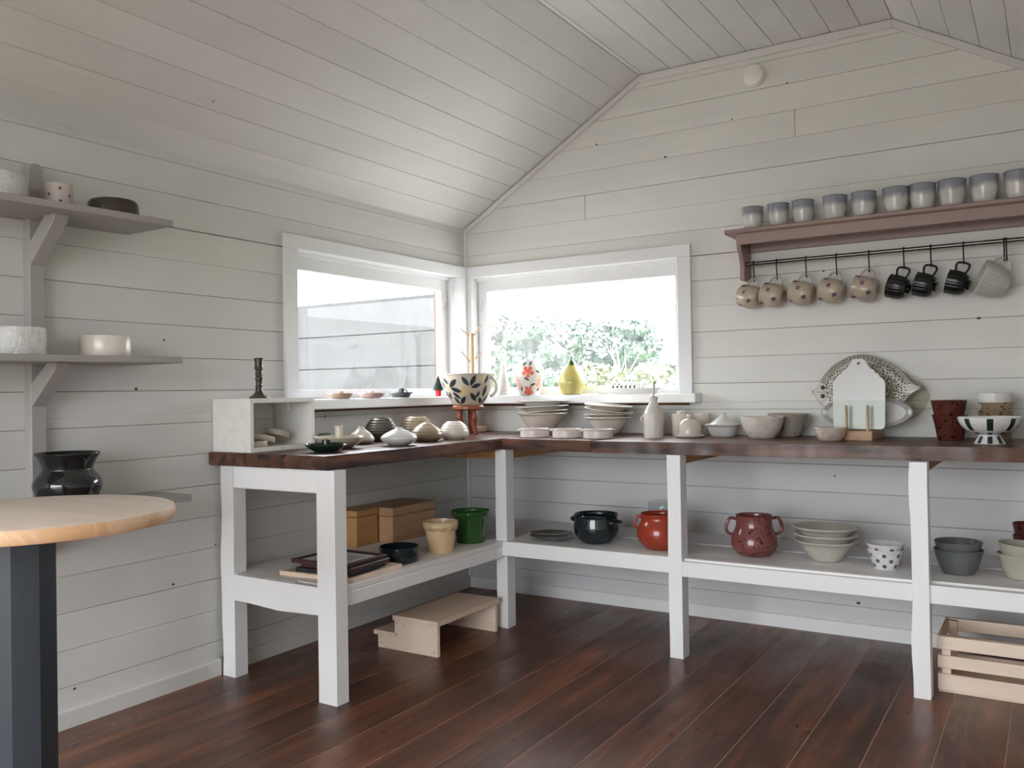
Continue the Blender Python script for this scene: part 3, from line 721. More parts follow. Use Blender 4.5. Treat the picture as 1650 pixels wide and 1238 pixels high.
pot('bud_vase', 'beige pointed vase at the front edge between the two white ones', 'vase', ribs([(.045, 0), (.068, .015), (.074, .034), (.062, .056), (.034, .076), (.012, .087)], .0009, 420, .02), BEIGE, (.425, -.935, TOP), t=.003, n=1, seg=48)
pot('bud_vase', 'cream ribbed round vase nearest the inner corner of the worktop', 'vase', ribs([(.046, 0), (.065, .016), (.0695, .034), (.062, .055), (.048, .074), (.032, .085)], .0012, 480, .045), CREAM, (.46, -.768, TOP), t=.004, n=1, seg=48)

# --- three-legged stool with giant cup, mug tree
sx, sy = .255, -.36
stl = thing('plant_stool', 'small reddish wooden three-legged stool holding the big leaf-patterned cup', 'stool', (sx, sy, TOP))
G().lathe([(0, .128), (.076, .128), (.083, .134), (.083, .146), (.076, .153), (0, .153)], 40).build('seat', M['redwood'], stl)
fa = face_cam(sx, sy)
for k, (ax, bx) in enumerate(((-.72, .0), (.62, .0), (1.5, 0))):
    a = fa+{0: -.95, 1: .62, 2: 1.35}[k]
    if k == 2: a = fa+2.9
    d = Vector((math.cos(a), math.sin(a)))
    pts = smooth_curve([(d.x*.048, d.y*.048, .13), (d.x*.056, d.y*.056, .095), (d.x*.05, d.y*.05, .05), (d.x*.066, d.y*.066, .0)], 5)
    G().tube(pts, [.0145+.004*math.sin(i/len(pts)*PI)-.004*(i/len(pts)) for i in range(len(pts))], 10).build('leg', M['redwood'], stl)
bigO = outline([(.072, 0), (.084, .012), (.112, .06), (.136, .115), (.147, .158), (.148, .162)], 5)
cupt = thing('giant_cup', 'oversized cream cup painted with dark leaves, standing on the red stool', 'cup', (sx, sy, TOP+.1535))
g = G(); g.lathe(vessel_prof(bigO, .005, .008), 56)
def sprig(th, h, angs, L_=.058, W_=.026):
    for a in angs: leaf(g, bigO, th+.009*math.cos(a)/R_at(bigO, h), h+.009*math.sin(a), L_-.006, W_, a)
R2 = random.Random(3)
LEAVES = [(355,305,265,195),(380,360,495,225),(390,370,570,435),(425,435,550,550),(405,555,370,430),(445,510,545,640),(560,635,645,505),(690,340,565,185),(710,340,805,160),(720,365,890,310),(795,585,700,450),(790,540,870,425),(905,525,975,325),(875,630,840,530),(885,625,1000,480),(315,385,240,230),(940,300,1010,160),(385,540,300,400)]
def cup_uv(x, y, b):   # sketch coordinates of the painted pattern wrapped round the cup
    h = max(.004, min(.158, (655-y)*.000315)); q_ = max(-.96, min(.96, (x-671)*.000315/R_at(bigO, h))); return b+math.asin(q_), h
for rep in range(2):
    b = fa+rep*PI
    for (x0, y0, x1, y1) in LEAVES:
        t0, h0 = cup_uv(x0, y0, b); t1, h1 = cup_uv(x1, y1, b); u = (t1-t0)*R_at(bigO, (h0+h1)/2); L_ = math.hypot(u, h1-h0)
        leaf(g, bigO, t0, h0, L_, L_*.37, math.atan2(h1-h0, u))
    for (x, y, r_) in ((620, 420, .021), (665, 400, .013), (575, 450, .012), (350, 345, .014), (895, 215, .015), (905, 250, .009)):
        t0, h0 = cup_uv(x, y, b); dot(g, bigO, t0, h0, r_, 2, off=.0004)
g.build('body', [glaze('cream_cup_glaze', (.57, .51, .42, 1), .2), LEAFP, YEL], cupt, sharp=50)
ha = fa+.95; hd = Vector((math.cos(ha), math.sin(ha)))
hp = [(hd.x*(.128+.052*math.sin(a)), hd.y*(.128+.052*math.sin(a)), .095+.05*math.cos(a)) for a in [.15+2.75*k/12 for k in range(13)]]
G().tube(hp, .0085, 10, flat=.7).build('handle', glaze('cream_handle_glaze', (.60, .56, .48, 1), .2), cupt)

mt = thing('mug_tree', 'pale wooden mug tree without mugs standing in the corner by the windows', 'mug tree', (.127, -.13, TOP))
G().lathe([(0, 0), (.070, 0), (.075, .006), (.075, .022), (.070, .03), (0, .03)], 40).build('base', M['pine_y'], mt)
G().lathe([(.015, .028), (.015, .54), (.012, .548), (0, .548)], 20).build('pole', M['peg'], mt)
vr = Vector((math.cos(yaw), math.sin(yaw), 0)); vf = Vector((-math.sin(yaw), math.cos(yaw), 0))
for (dx, dz0, dz1, dy) in ((-.062, .52, .572, .0), (.052, .515, .595, -.02), (-.06, .37, .448, -.025), (.048, .39, .438, .035)):
    p = vr*dx+vf*dy; G().tube([(0, 0, dz0), tuple(p+Vector((0, 0, dz1)))], .0042, 8).build('peg', M['peg'], mt)

# --- bowl stacks
wb = [(.058, 0), (.066, .02), (.094, .066), (.116, .098), (.128, .103), (.131, .106)]
pot('serving_bowl', 'large cream flared bowl at the bottom of the left stack below the floral vase', 'bowl', wb, CREAM, (.621, -.22, TOP), n=4, seg=56, t=.005)
sb = [(.045, 0), (.07, .012), (.098, .03), (.112, .037), (.134, .041), (.137, .043)]
grp = 'cream bowls stacked on the worktop'
for lab, dz, tilt, k in (('second bowl from the bottom of the left cream stack', .072, (.0, -.07, 0), 1.0), ('third bowl of the left cream stack, rim tipped slightly', .098, (0, -.045, 0), 1.01), ('topmost shallow white bowl of the left stack', .128, (0, 0, 0), .985)):
    o = pot('shallow_bowl', lab, 'bowl', [(r*k, z) for r, z in sb], WHITEG if dz > .12 else CREAM, (.621+.002, -.22, TOP+dz), n=4, seg=56, t=.004, group=grp, rot=tilt)
wb2 = [(.052, 0), (.064, .014), (.088, .055), (.102, .078), (.118, .083), (.121, .086)]
pot('serving_bowl', 'large cream flared bowl at the bottom of the right stack by the oil bottle', 'bowl', wb2, CREAM, (.985, -.20, TOP), n=4, seg=56, t=.005)
for lab, dz, tilt, k in (('second bowl from the bottom of the right cream stack', .060, (0, 0, 0), .87), ('third bowl of the right cream stack, tilted down to the right', .082, (0, .14, 0), .9), ('topmost bowl of the right stack, leaning to the right', .104, (0, .085, 0), .88)):
    pot('shallow_bowl', lab, 'bowl', [(r*k, z) for r, z in sb], CREAM, (.985, -.20, TOP+dz), n=4, seg=56, t=.004, group=grp, rot=tilt)
# --- ramekins
ram = [(.066, 0), (.0695, .003), (.0695, .036), (.072, .038), (.0725, .041)]
for lab, x, a in (('leftmost of the three flat cream ramekins on the worktop', .735, PI*.95), ('middle one of the three flat cream ramekins', .912, PI*.98), ('rightmost of the three flat cream ramekins', 1.075, PI*1.0)):
    t = thing('ramekin', lab, 'dish', (x, -.49, TOP), group='flat ramekins on the worktop')
    G().lathe(vessel_prof(ram, .004, .006), 44).build('body', PINKCREAM, t, sharp=45)
    for s in (0, PI):
        aa = yaw+s+(.15 if s == 0 else 0); d = Vector((math.cos(aa), math.sin(aa), 0)); e = Vector((-d.y, d.x, 0))
        G().prism([tuple((d*p+e*q)[:2]) for p, q in ((.069, -.02), (.08, -.016), (.084, 0), (.08, .016), (.069, .02))], 2, .034, .040, c=.0015).build('lug', PINKCREAM, t)
# --- bottles, jars
ob = thing('oil_bottle', 'tall cream oil bottle with a metal pourer on the worktop', 'bottle', (1.30, -.37, TOP))
bo = outline([(.0405, 0), (.0425, .004), (.0428, .10), (.0415, .116), (.030, .142), (.0195, .16), (.0185, .172), (.0215, .186)], 4)
G().lathe(vessel_prof(bo, .004, .006), 40).build('body', CREAM2 if False else glaze('bottle_cream', (.66, .62, .56, 1), .3), ob, sharp=50)
G().lathe([(0, .18), (.014, .182), (.0155, .189), (.008, .195), (0, .196)], 20).build('stopper', M['steel'], ob)
G().tube(smooth_curve([(0, 0, .19), (.001, 0, .235), (.004, 0, .250), (.011, 0, .254)], 4), .0055, 10).build('spout', plain('dark_steel', (.22, .21, .20, 1), .3, 1), ob)
jar = thing('crock', 'squat cream crock with lug handles partly hidden behind the oil bottle', 'jar', (1.222, -.19, TOP))
G().lathe(vessel_prof(outline([(.047, 0), (.05, .004), (.051, .09), (.043, .104), (.045, .112)], 3), .004, .006), 36).build('body', CREAM, jar, sharp=50)
G().lathe([(0, .108), (.043, .108), (.044, .118), (.038, .121), (0, .121)], 30).build('lid', M['pine_warm2'], jar)
for s in (0, PI): G().tube([(math.cos(yaw+s)*(.05+.010*math.sin(a)), math.sin(yaw+s)*(.05+.010*math.sin(a)), .078+.013*math.cos(a)) for a in [PI*k/6 for k in range(7)]], .004, 8).build('lug', CREAM, jar)
lj = thing('lidded_jar', 'straight-sided cream jar with flat lid behind the domed butter dish', 'jar', (1.353, -.17, TOP))
G().lathe(vessel_prof([(.038, 0), (.0405, .004), (.0425, .098)], .004, .006), 36).build('body', CREAM, lj, sharp=45)
G().lathe([(0, .099), (.043, .099), (.0435, .103), (.02, .106), (.017, .109), (.021, .115), (.012, .118), (0, .118)], 36).build('lid', CREAM, lj)
pot('beaker', 'plain cream beaker just behind the knob of the butter dish', 'cup', [(.034, 0), (.036, .004), (.0375, .104)], CREAM, (1.435, -.10, TOP), n=1)
bd = thing('butter_dish', 'cream domed butter dish with a knob on a small plate', 'butter dish', (1.451, -.32, TOP))
G().lathe(vessel_prof(outline([(.052, 0), (.06, .004), (.066, .009)], 3), .003, .005), 40).build('plate', CREAM, bd, sharp=50)
G().lathe(outline([(.052, .009), (.0535, .02), (.051, .045), (.042, .066), (.024, .082), (.011, .086), (.009, .091), (.0135, .098), (.008, .104), (0, .105)], 4), 40).build('lid', CREAM, bd, sharp=50)
tj = thing('lidded_dish', 'white dish with a low peaked lid and knob, left of the speckled bowls', 'dish', (1.569, -.20, TOP))
G().lathe(vessel_prof(outline([(.05, 0), (.056, .006), (.066, .03), (.070, .046), (.082, .054)], 3), .004, .006), 44).build('body', glaze('cool_white_glaze', (.62, .62, .61, 1), .2), tj, sharp=50)
G().lathe(outline([(.072, .052), (.06, .062), (.04, .076), (.018, .092), (.0105, .097), (.012, .104), (.015, .108), (.008, .111), (0, .112)], 4), 40).build('lid', WHITEG, tj, sharp=50)
# --- speckled bowls
spb = [(.050, 0), (.058, .006), (.075, .03), (.087, .06), (.094, .092)]
pot('speckled_bowl', 'cream bowl with brown specks, the front one of the speckled pair', 'bowl', spb, SPECK, (1.768, -.27, TOP), n=4, seg=48)
pot('speckled_bowl', 'darker speckled bowl behind the front speckled bowl', 'bowl', [(.045, 0), (.056, .006), (.074, .04), (.084, .07), (.0915, .101)], glaze('speckled_grey_glaze', (.36, .33, .28, 1), .15, speck=((.05, .03, .02, 1), 110, .66)), (1.842, -.112, TOP), n=4, seg=48)
def little_flowers(g, O):
    for i in range(10): dot(g, O, i*.63, .018+.016*(i % 2), .0035, 1); dot(g, O, i*.63+.1, .022+.016*(i % 2), .0025, 1)
def redbowl(g, O):
    g.m = [0]*len(g.m)
    little_flowers(g, O)
pot('snack_bowl', 'small cream bowl with a red inside and pink dots, by the board rack', 'bowl', [(.038, 0), (.046, .006), (.057, .025), (.0625, .048), (.064, .052)], None, (2.078, -.38, TOP), n=4, deco=redbowl, mats=[glaze('cream_dotted', (.55, .47, .40, 1), .2), plain('pink_paint', (.55, .22, .18, 1), .3)])
o = G().lathe([(0, .0075), (.04, .0085), (.053, .026), (.0592, .048), (.0608, .0523)], 40).build('inner_glaze', glaze('oxblood_glaze', (.16, .012, .01, 1), .15), COL.objects['snack_bowl'], sharp=60)

# --- board rack with cutting board and platters
rk = thing('board_rack', 'small pine rack with upright pegs holding the cutting board', 'rack', (2.112, -.33, TOP))
fa2 = 0
G().cbox(-.006, .118, .0, .29, .0, .038, .002).build('base', M['pine_warm2'], rk)
for x in (.016, .099):
    for y in (.018, .085, .150): G().lathe([(.0062, .036), (.0062, .140), (.0035, .144), (0, .144)], 10).build('peg', M['peg'], rk, loc=(x, y, 0))
BX = 2.168; BY = -.265
def lean(name, label, cat, pts, th, mats, loc, tilt, zflip=False, cbev=.002, m=0):
    """flat slab standing nearly upright: pts in (x,z), thickness along y, leaning back"""
    g = G(); g.prism(pts, 1, 0, th, c=cbev); return g
cb = thing('cutting_board', 'white ceramic cutting board with mint lower half and scalloped shoulders', 'cutting board', (BX, BY, TOP+.042), rot=(-.06, 0, 0))
half = [(.0, 0), (.088, 0), (.099, .006), (.103, .02), (.104, .10), (.104, .195), (.099, .205)]
sc_ = [(.099, .205), (.094, .213), (.087, .216), (.084, .219), (.082, .227), (.075, .233), (.068, .235), (.065, .238), (.063, .246), (.056, .252), (.049, .253), (.045, .256), (.042, .264), (.036, .271), (.031, .282), (.026, .291), (.016, .295), (0, .296)]
hp_ = half+sc_[1:]
full = hp_+[(-x, z) for x, z in hp_[::-1] if x > 0]
q = N('mint_dipped_ceramic'); tc = q.new('ShaderNodeTexCoord'); sp_ = q.new('ShaderNodeSeparateXYZ'); q.L(tc.outputs['Object'], sp_.inputs[0])
nz = q.new('ShaderNodeMath', _operation='MULTIPLY_ADD'); q.L(q.noise(q.coord((1,1,1)), 30, 3), nz.inputs[0]); nz.inputs[1].default_value = .006; q.L(sp_.outputs[2], nz.inputs[2])
mr = q.new('ShaderNodeMapRange'); q.L(nz.outputs[0], mr.inputs[0]); mr.inputs[1].default_value = .122; mr.inputs[2].default_value = .126
q.base(q.mix(mr.outputs[0], (.36, .41, .345, 1), (.47, .46, .445, 1))).rough(.25); MINT = q.mat
G().prism(full, 1, 0, .010, c=.0025).build('slab', MINT, cb, sharp=40)
G().tube([(0, -.0006, .276), (0, .0106, .276)], .0062, 16).build('hole', plain('board_hole', (.10, .09, .08, 1), .6), cb)
# oval platter
ov = thing('oval_platter', 'oval white platter standing behind the cutting board', 'platter', (2.180, -.170, TOP+.110), rot=(PI/2-.09, 0, 0))
G().lathe([(0, -.014), (.135, -.014), (.150, -.010), (.177, .002), (.183, .005), (.177, .008), (.150, -.003), (.135, -.008), (0, -.008)], 56, oval=.38).build('dish', glaze('pale_grey_glaze', (.42, .42, .41, 1), .2), ov, sharp=50)
G().lathe([(0, -.0075), (.139, -.0065), (.156, .000)], 56, oval=.345).build('dish_centre', WHITEG, ov, sharp=50)
# fish-shaped platter, back of the row
fp = thing('fish_platter', 'large fish-shaped platter with painted spots and striped fins', 'platter', (2.18, -.112, TOP+.046), rot=(-.08, 0, 0))
def fxz(px_, py_):  # shape sketched on a 190 x 160 grid
    return ((px_-750)/7.737*.00262, (1000-py_)/7.737*.00262)
outl = [(50, 545), (70, 520), (110, 490), (150, 400), (185, 340), (240, 270), (310, 200), (400, 140), (500, 90), (620, 66), (740, 70), (860, 105), (970, 170), (1070, 240), (1150, 320), (1220, 400), (1270, 455), (1330, 480), (1385, 495), (1330, 530), (1260, 575), (1210, 630), (1140, 720), (1050, 830), (900, 930), (700, 975), (480, 950), (330, 880), (220, 780), (150, 690), (80, 590)]
fo = [fxz(*p) for p in outl]; fo = smooth_curve(fo+[fo[0]], 2)[:-1]
FISHB = glaze('fish_cream_glaze', (.42, .36, .28, 1), .2); INK = plain('dark_ink_glaze', (.012, .009, .008, 1), .6)
G().prism(fo, 1, .004, .012, c=.0025).build('body', FISHB, fp, sharp=40)
cen = fxz(700, 560); g = G()
def ink_quad(p0, p1, wd, g):
    d = (Vector(p1)-Vector(p0)); l = d.length; d.normalize(); e = Vector((-d.y, d.x))*wd/2; p0 = Vector(p0); p1 = Vector(p1)
    V = [(q_.x, .0022, q_.y) for q_ in (p0+e, p0-e, p1-e*.6, p1+e*.6)]; W_ = [(v[0], .0042, v[2]) for v in V]
    g.add(V+W_, [(0, 1, 2, 3), (4, 7, 6, 5), (0, 4, 5, 1), (1, 5, 6, 2), (2, 6, 7, 3), (3, 7, 4, 0)], 0)
per = [Vector(p) for p in fo]; C_ = Vector(cen)
acc = 0
top_line = [Vector(fxz(*p)) for p in ((150, 410), (185, 345), (240, 275), (310, 205), (400, 145), (500, 95), (620, 70), (740, 74), (860, 110), (970, 175), (1070, 245), (1150, 325), (1220, 405), (1265, 455))]
tl = [Vector(p) for p in smooth_curve([tuple(p) for p in top_line], 12)]
s = 0; nxt = 0
for a, b in zip(tl, tl[1:]):
    s += (b-a).length
    if s >= nxt:
        inn = (C_-a).normalized(); ink_quad(tuple(a+inn*.003), tuple(a+inn*.028), .0034, g); nxt += .0088
low = [Vector(p) for p in smooth_curve([fxz(*p) for p in ((1250, 585), (1210, 635), (1140, 720), (1050, 830))], 10)]
s = 0; nxt = 0
for a, b in zip(low, low[1:]):
    s += (b-a).length
    if s >= nxt: inn = (C_-a).normalized(); ink_quad(tuple(a+inn*.003), tuple(a+inn*.026), .0034, g); nxt += .0088
for yy in (480, 495, 510): ink_quad(fxz(1375, 497), fxz(1205, yy+ (yy-495)*2), .0016, g)
g.build('fin_stripes', INK, fp, sharp=0)
g = G(); rr = random.Random(4)
def ink_disc(c, r, g, n=9, y=.0026, m=0):
    V = [(c[0]+r*math.cos(2*PI*k/n), y, c[1]+r*math.sin(2*PI*k/n)) for k in range(n)]; W_ = [(v[0], .0042, v[2]) for v in V]
    g.add(V+W_, [tuple(range(n))]+[(k, (k+1) % n, n+(k+1) % n, n+k) for k in range(n)], m)
placed = []
for i in range(2600):
    p = Vector(fxz(rr.uniform(230, 1200), rr.uniform(190, 760)))
    # keep inside body core
    q0 = ((p-Vector(fxz(700, 520))).x/.165)**2+((p-Vector(fxz(700, 520))).y/.118)**2
    if q0 > 1 or p.x < fxz(232, 0)[0]: continue
    if all((p-o_).length > .0088 for o_ in placed): placed.append(p); ink_disc(p, rr.uniform(.0028, .0042), g)
g.build('spots', INK, fp, sharp=0)
g = G()
for cy_ in (490, 602):
    c = fxz(188, cy_); ink_disc(c, .0098, g, 16)
    for k in range(12):
        a0 = -1.6+3.3*k/12; a1 = -1.6+3.3*(k+1)/12
        ink_quad((c[0]+.019*math.cos(a0), c[1]+.019*math.sin(a0)), (c[0]+.019*math.cos(a1), c[1]+.019*math.sin(a1)), .0018, g)
ink_quad(fxz(115, 550), fxz(185, 553), .0016, g); ink_quad(fxz(50, 530), fxz(62, 565), .003, g); ink_quad(fxz(150, 690), fxz(200, 715), .0016, g); ink_quad(fxz(165, 660), fxz(190, 700), .0016, g)
g.build('eyes', INK, fp, sharp=0)
# smoky glass platter right at the wall
gp = thing('glass_platter', 'smoky glass wavy-edged platter leaning on the wall behind the fish platter', 'platter', (2.205, -.052, TOP+.172), rot=(PI/2-.10, 0, 0))
V = []; F = []; n = 64
for (r, z) in ((.0, 0), (.13, 0), (.17, .008), (.208, .014), (.208, .018), (.17, .013), (.13, .005), (0, .005)):
    for k in range(n):
        a = 2*PI*k/n; w_ = 1+(.008*math.cos(11*a) if r > .16 else 0); V.append((r*w_*math.cos(a), r*w_*.61*math.sin(a), z))
for i in range(7):
    for k in range(n): F.append((i*n+k, i*n+(k+1) % n, (i+1)*n+(k+1) % n, (i+1)*n+k))
G().add(V, F).build('dish', glass('smoky_platter_glass', .05, (.86, .85, .80, 1), False), gp, sharp=60)

# --- right part of the worktop
RSP = glaze('dark_red_speckled_glaze', (.10, .026, .02, 1), .14, speck=((.012, .005, .005, 1), 80, .60))
tu = [(.044, 0), (.0475, .004), (.058, .06), (.0655, .096), (.0665, .100)]
pot('tumbler', 'dark red speckled tumbler, the lower of the two stacked on the worktop', 'cup', tu, RSP, (2.503, -.20, TOP), n=3, group='stacked red tumblers')
pot('tumbler', 'dark red speckled tumbler, the upper of the two stacked on the worktop', 'cup', tu, RSP, (2.499, -.20, TOP+.058), n=3, group='stacked red tumblers')
so = outline([(.0535, 0), (.047, .012), (.038, .030), (.045, .036), (.078, .050), (.1, .074), (.1075, .098)], 4)
sbt = thing('footed_bowl', 'white footed bowl with dark green stripes at the front right of the worktop', 'bowl', (2.651, -.38, TOP))
g = G(); P = [(0, .03), (.036, .026), (.048, .004)]+so
inner = [(.103, .097), (.096, .075), (.074, .054), (.04, .042), (0, .040)]
g.lathe(P+[(.1055, .1005)]+inner, 56)
f3 = face_cam(2.651, -.38)
for k in range(8):
    a = f3+.02+k*PI/4
    for zz0, zz1 in ((.002, .029), (.034, .096)):
        V = []; F = []; m_ = 7
        for i in range(m_+1):
            z = zz0+(zz1-zz0)*i/m_; r = R_at(so, z)+.0007; wd = .0085*(.75+.5*r/.1)
            for s_ in (-1, 0, 1): V.append((r*math.cos(a+s_*wd/r), r*math.sin(a+s_*wd/r), z))
        for i in range(m_):
            for j in (0, 1): F.append((i*3+j, i*3+j+1, i*3+4+j, i*3+3+j))
        g.add(V, F, 1)
g.build('bowl', [WHITEG, plain('bottle_green_stripe', (.018, .035, .032, 1), .2)], sbt, sharp=50)
BSP = glaze('brown_speckled_beige', (.30, .22, .14, 1), .2, speck=((.08, .04, .02, 1), 90, .58))
cu = [(.047, 0), (.05, .004), (.058, .05), (.0625, .078), (.064, .081)]
pot('small_bowl', 'brown-speckled beige cup at the bottom of the stack behind the striped bowl', 'cup', cu, BSP, (2.662, -.15, TOP), n=3, group='stacked small cups at the back')
pot('small_bowl', 'second brown-speckled beige cup in the stack behind the striped bowl', 'cup', cu, BSP, (2.662, -.15, TOP+.032), n=3, group='stacked small cups at the back')
pot('small_bowl', 'third brown-speckled beige cup, just under the white one in the stack', 'cup', cu, BSP, (2.664, -.15, TOP+.064), n=3, group='stacked small cups at the back')
pot('small_bowl', 'plain white cup topping the stack behind the striped bowl', 'cup', [(.045, 0), (.05, .006), (.059, .05), (.0615, .086)], WHITEG, (2.658, -.15, TOP+.1), n=3, group='stacked small cups at the back')

# ------------------------------------------------------------------ window sill things
SZ = 1.0935
candle_plate('beige candle saucer, leftmost on the left window sill', (.042, -1.085, SZ), .064, .0155, .030, .022, glaze('beige_saucer_glaze', (.50, .38, .28, 1), .25), br=.042)
candle_plate('pink candle saucer, middle one on the left window sill', (.045, -.874, SZ), .072, .0165, .030, .022, glaze('pink_saucer_glaze', (.60, .42, .38, 1), .25), br=.04)
candle_plate('dark grey candle saucer with a finger ring on the left window sill', (.042, -.647, SZ), .060, .0155, .040, .022, glaze('slate_saucer_glaze', (.085, .095, .10, 1), .2), handle=True, br=.044, rz=yaw)
xt = thing('tiny_christmas_tree', 'tiny dark green tree in a red pot on the sill beside the giant cup', 'ornament', (.045, -.338, SZ))
G().lathe(vessel_prof([(.014, 0), (.018, .038)], .002, .03), 16).build('pot', plain('red_pot', (.55, .02, .03, 1), .35), xt)
g = G(); rr = random.Random(2)
for k in range(420):
    z = .036+.075*(k/420); r = .026*(1-(z-.036)/.078)+.001; a = k*2.4
    p = Vector((r*math.cos(a), r*math.sin(a), z)); e = Vector((-math.sin(a), math.cos(a), 0))*.0045; p *= 1+.25*rr.random(); p.z = z-.004
    g.add([tuple(p-e), tuple(p+e), tuple(p*.5+Vector((0, 0, z*.5+.005))), ], [(0, 1, 2)])
    g.add([tuple(p+Vector((0, 0, -.003))), tuple(p+e*.5+Vector((0, 0, .004))), tuple(p-e*.5+Vector((0, 0, .004)))], [(0, 1, 2)])
g.lathe([(.011, .036), (.0, .105)], 12)
o = g.build('needles', plain('fir_green', (.012, .04, .02, 1), .7), xt, sharp=0); o['kind'] = 'stuff'
# white cone tree
ct = thing('ceramic_tree', 'white ribbed ceramic cone tree with a star on the back window sill', 'ornament', (.272, -.042, SZ))
pr = []
for i in range(60):
    z = .222*i/59; pr.append((.043*(1-z/.232)**1.08+.0016*abs(math.sin(z*150)), z))
G().lathe([(0, 0)]+pr+[(0, .224)], 36).build('cone', WHITEG, ct, sharp=50)
g = G(); g.prism([(math.cos(PI/2+k*PI/5)*(.010 if k % 2 == 0 else .0045), .236+math.sin(PI/2+k*PI/5)*(.010 if k % 2 == 0 else .0045)) for k in range(10)], 1, -.002, .002)
g.build('star', WHITEG, ct, rot=(0, 0, yaw), sharp=0)
# floral vase
fo_ = outline([(.056, 0), (.06, .01), (.067, .05), (.0765, .1), (.0765, .128), (.067, .158), (.054, .178), (.051, .187)], 4)
fv = face_cam(.442, -.042)
def floral(g, O):
    def flower(th, h, r, m):
        for k in range(5):
            a = PI/2+.63+k*2*PI/5; dot(g, O, th+math.cos(a)*r/ .072, h+math.sin(a)*r, r*.52, m)
        dot(g, O, th, h, r*.6, m, off=.0009)
    for rep in range(3):
        b = fv+rep*2.1
        flower(b-.12, .125, .022, 1); flower(b-.12, .012, .018, 1) if False else None
        flower(b-.1, .022, .019, 1); flower(b+.95, .06, .022, 3); flower(b-1.15, .085, .018, 3); dot(g, O, b+.75, .135, .009, 4)
        for (dt, h, L_, a) in ((-.28, .177, .028, 3.9), (-.02, .158, .028, 1.0), (-.42, .096, .036, -.55), (.02, .048, .034, .45), (.45, .132, .03, -.5), (.62, .02, .025, .9), (-.75, .02, .028, 1.4)):
            leaf(g, O, b+dt, h, L_, .012, a, 2)
g = G(); g.lathe(vessel_prof(fo_, .004, .006), 48); floral(g, fo_)
tag(g.build('floral_vase', [glaze('white_vase_glaze', (.66, .64, .61, 1), .18), plain('coral_paint', (.66, .12, .06, 1), .3), plain('sage_leaf_paint', (.035, .06, .035, 1), .3), plain('rose_paint', (.68, .33, .28, 1), .3), plain('orange_paint', (.75, .33, .12, 1), .3)], None, (.442, -.042, SZ), sharp=50), 'white vase painted with coral flowers on the back window sill', 'vase')
# pear jar
pj = thing('pear_jar', 'yellow pear-shaped lidded jar on the back window sill', 'jar', (.702, -.042, SZ))
YP = glaze('pear_yellow_glaze', (.50, .43, .14, 1), .25, bump=(160, .5, .001))
po = outline([(.046, 0), (.055, .006), (.067, .035), (.0725, .062), (.066, .09), (.052, .118), (.041, .132)], 4)
G().lathe(vessel_prof(po, .004, .006), 44).build('body', YP, pj, sharp=50)
po2 = outline([(.0415, .133), (.032, .146), (.022, .160), (.015, .173), (.008, .181), (0, .184)], 4)
G().lathe(po2, 40).build('lid', YP, pj, sharp=50)
GRN = plain('stem_green', (.03, .09, .03, 1), .3)
G().tube(smooth_curve([(0, 0, .178), (.001, 0, .192), (-.003, 0, .202)], 4), [.005]*5+[.0035]*3+[.002] if False else .004, 8).build('stem', GRN, pj)
g = G(); V = []; F = []
for i in range(7):
    t = i/6; wd = .011*math.sin(PI*t)**.7 if 0 < t < 1 else 0
    c = Vector((math.cos(yaw), math.sin(yaw), 0))*(.004+.016*t)+Vector((-math.sin(-yaw)*-.0, -.018-.012*t, .182-.042*t)); e = Vector((math.cos(yaw), math.sin(yaw), .4)).normalized()*wd
    V += [tuple(c-e), tuple(c+Vector((0, -.003, 0))), tuple(c+e)]
for i in range(6):
    for j in (0, 1): F.append((3*i+j, 3*i+j+1, 3*i+4+j, 3*i+3+j))
g.add(V, F); o = g.build('leaf', GRN, pj, sharp=0); so_ = o.modifiers.new('thick', 'SOLIDIFY'); so_.thickness = .002
# toast rack dish
td = thing('toast_rack', 'long white dish with a row of little painted arches on the window sill', 'dish', (1.065, -.045, SZ))
V = []; O_ = outline([(.11, 0), (.122, .006), (.138, .02), (.143, .024)], 3)
G().lathe(vessel_prof(O_, .004, .006), 56, oval=.28).build('dish', WHITEG, td, sharp=50)
for k in range(8):
    x = -.112+.0235*k; gg = G()
    gg.tube([(x, -.019, .005)]+[(x+.002, -.019*math.cos(a), .042+.016*math.sin(a)) for a in [PI*q/8 for q in range(9)]]+[(x, .019, .005)], .0032, 8)
    gg.build('arch', WHITEG if k < 6 else plain('pale_arch', (.6, .6, .58, 1), .3), td, sharp=50)
    if k < 6: G().cbox(x-.0045, x+.005, -.024, -.021, .030, .042, .0012).build('painted_mark', [LEAFP, RSP][k == 4], td)

# ------------------------------------------------------------------ low shelf things
LS = .412
def chest(label, loc, sx_, sy_, sz_, lid_z, mat, hole=False):
    t = thing('wooden_box', label, 'box', loc)
    G().cbox(0, sx_, 0, sy_, 0, lid_z-.001, .002).build('body', mat, t); G().cbox(-.001, sx_+.002, -.002, sy_+.002, lid_z+.001, sz_, .003).build('lid', mat, t)
    if hole: G().tube([(sx_*.2, -.0015, lid_z*.62), (sx_*.2, .001, lid_z*.62)], .011, 20).build('hand_hole', plain('dark_hole', (.006, .005, .004, 1), .9), t)
    return t
chest('plain orange pine lidded box, left one under the window end of the bench', (.012, -1.105, LS), .133, .147, .166, .136, M['pine_warm'])
chest('knotty pine lidded box, the longer one to the right', (.016, -.945, LS), .209, .325, .166, .124, M['pine_warm2'], hole=True)
pot('round_dish', 'low black glazed straight-sided dish beside the picture frames', 'dish', [(.073, 0), (.079, .003), (.082, .01), (.083, .064)], BLACKG2, (.525, -1.262, LS), n=1, seg=48, t=.005)
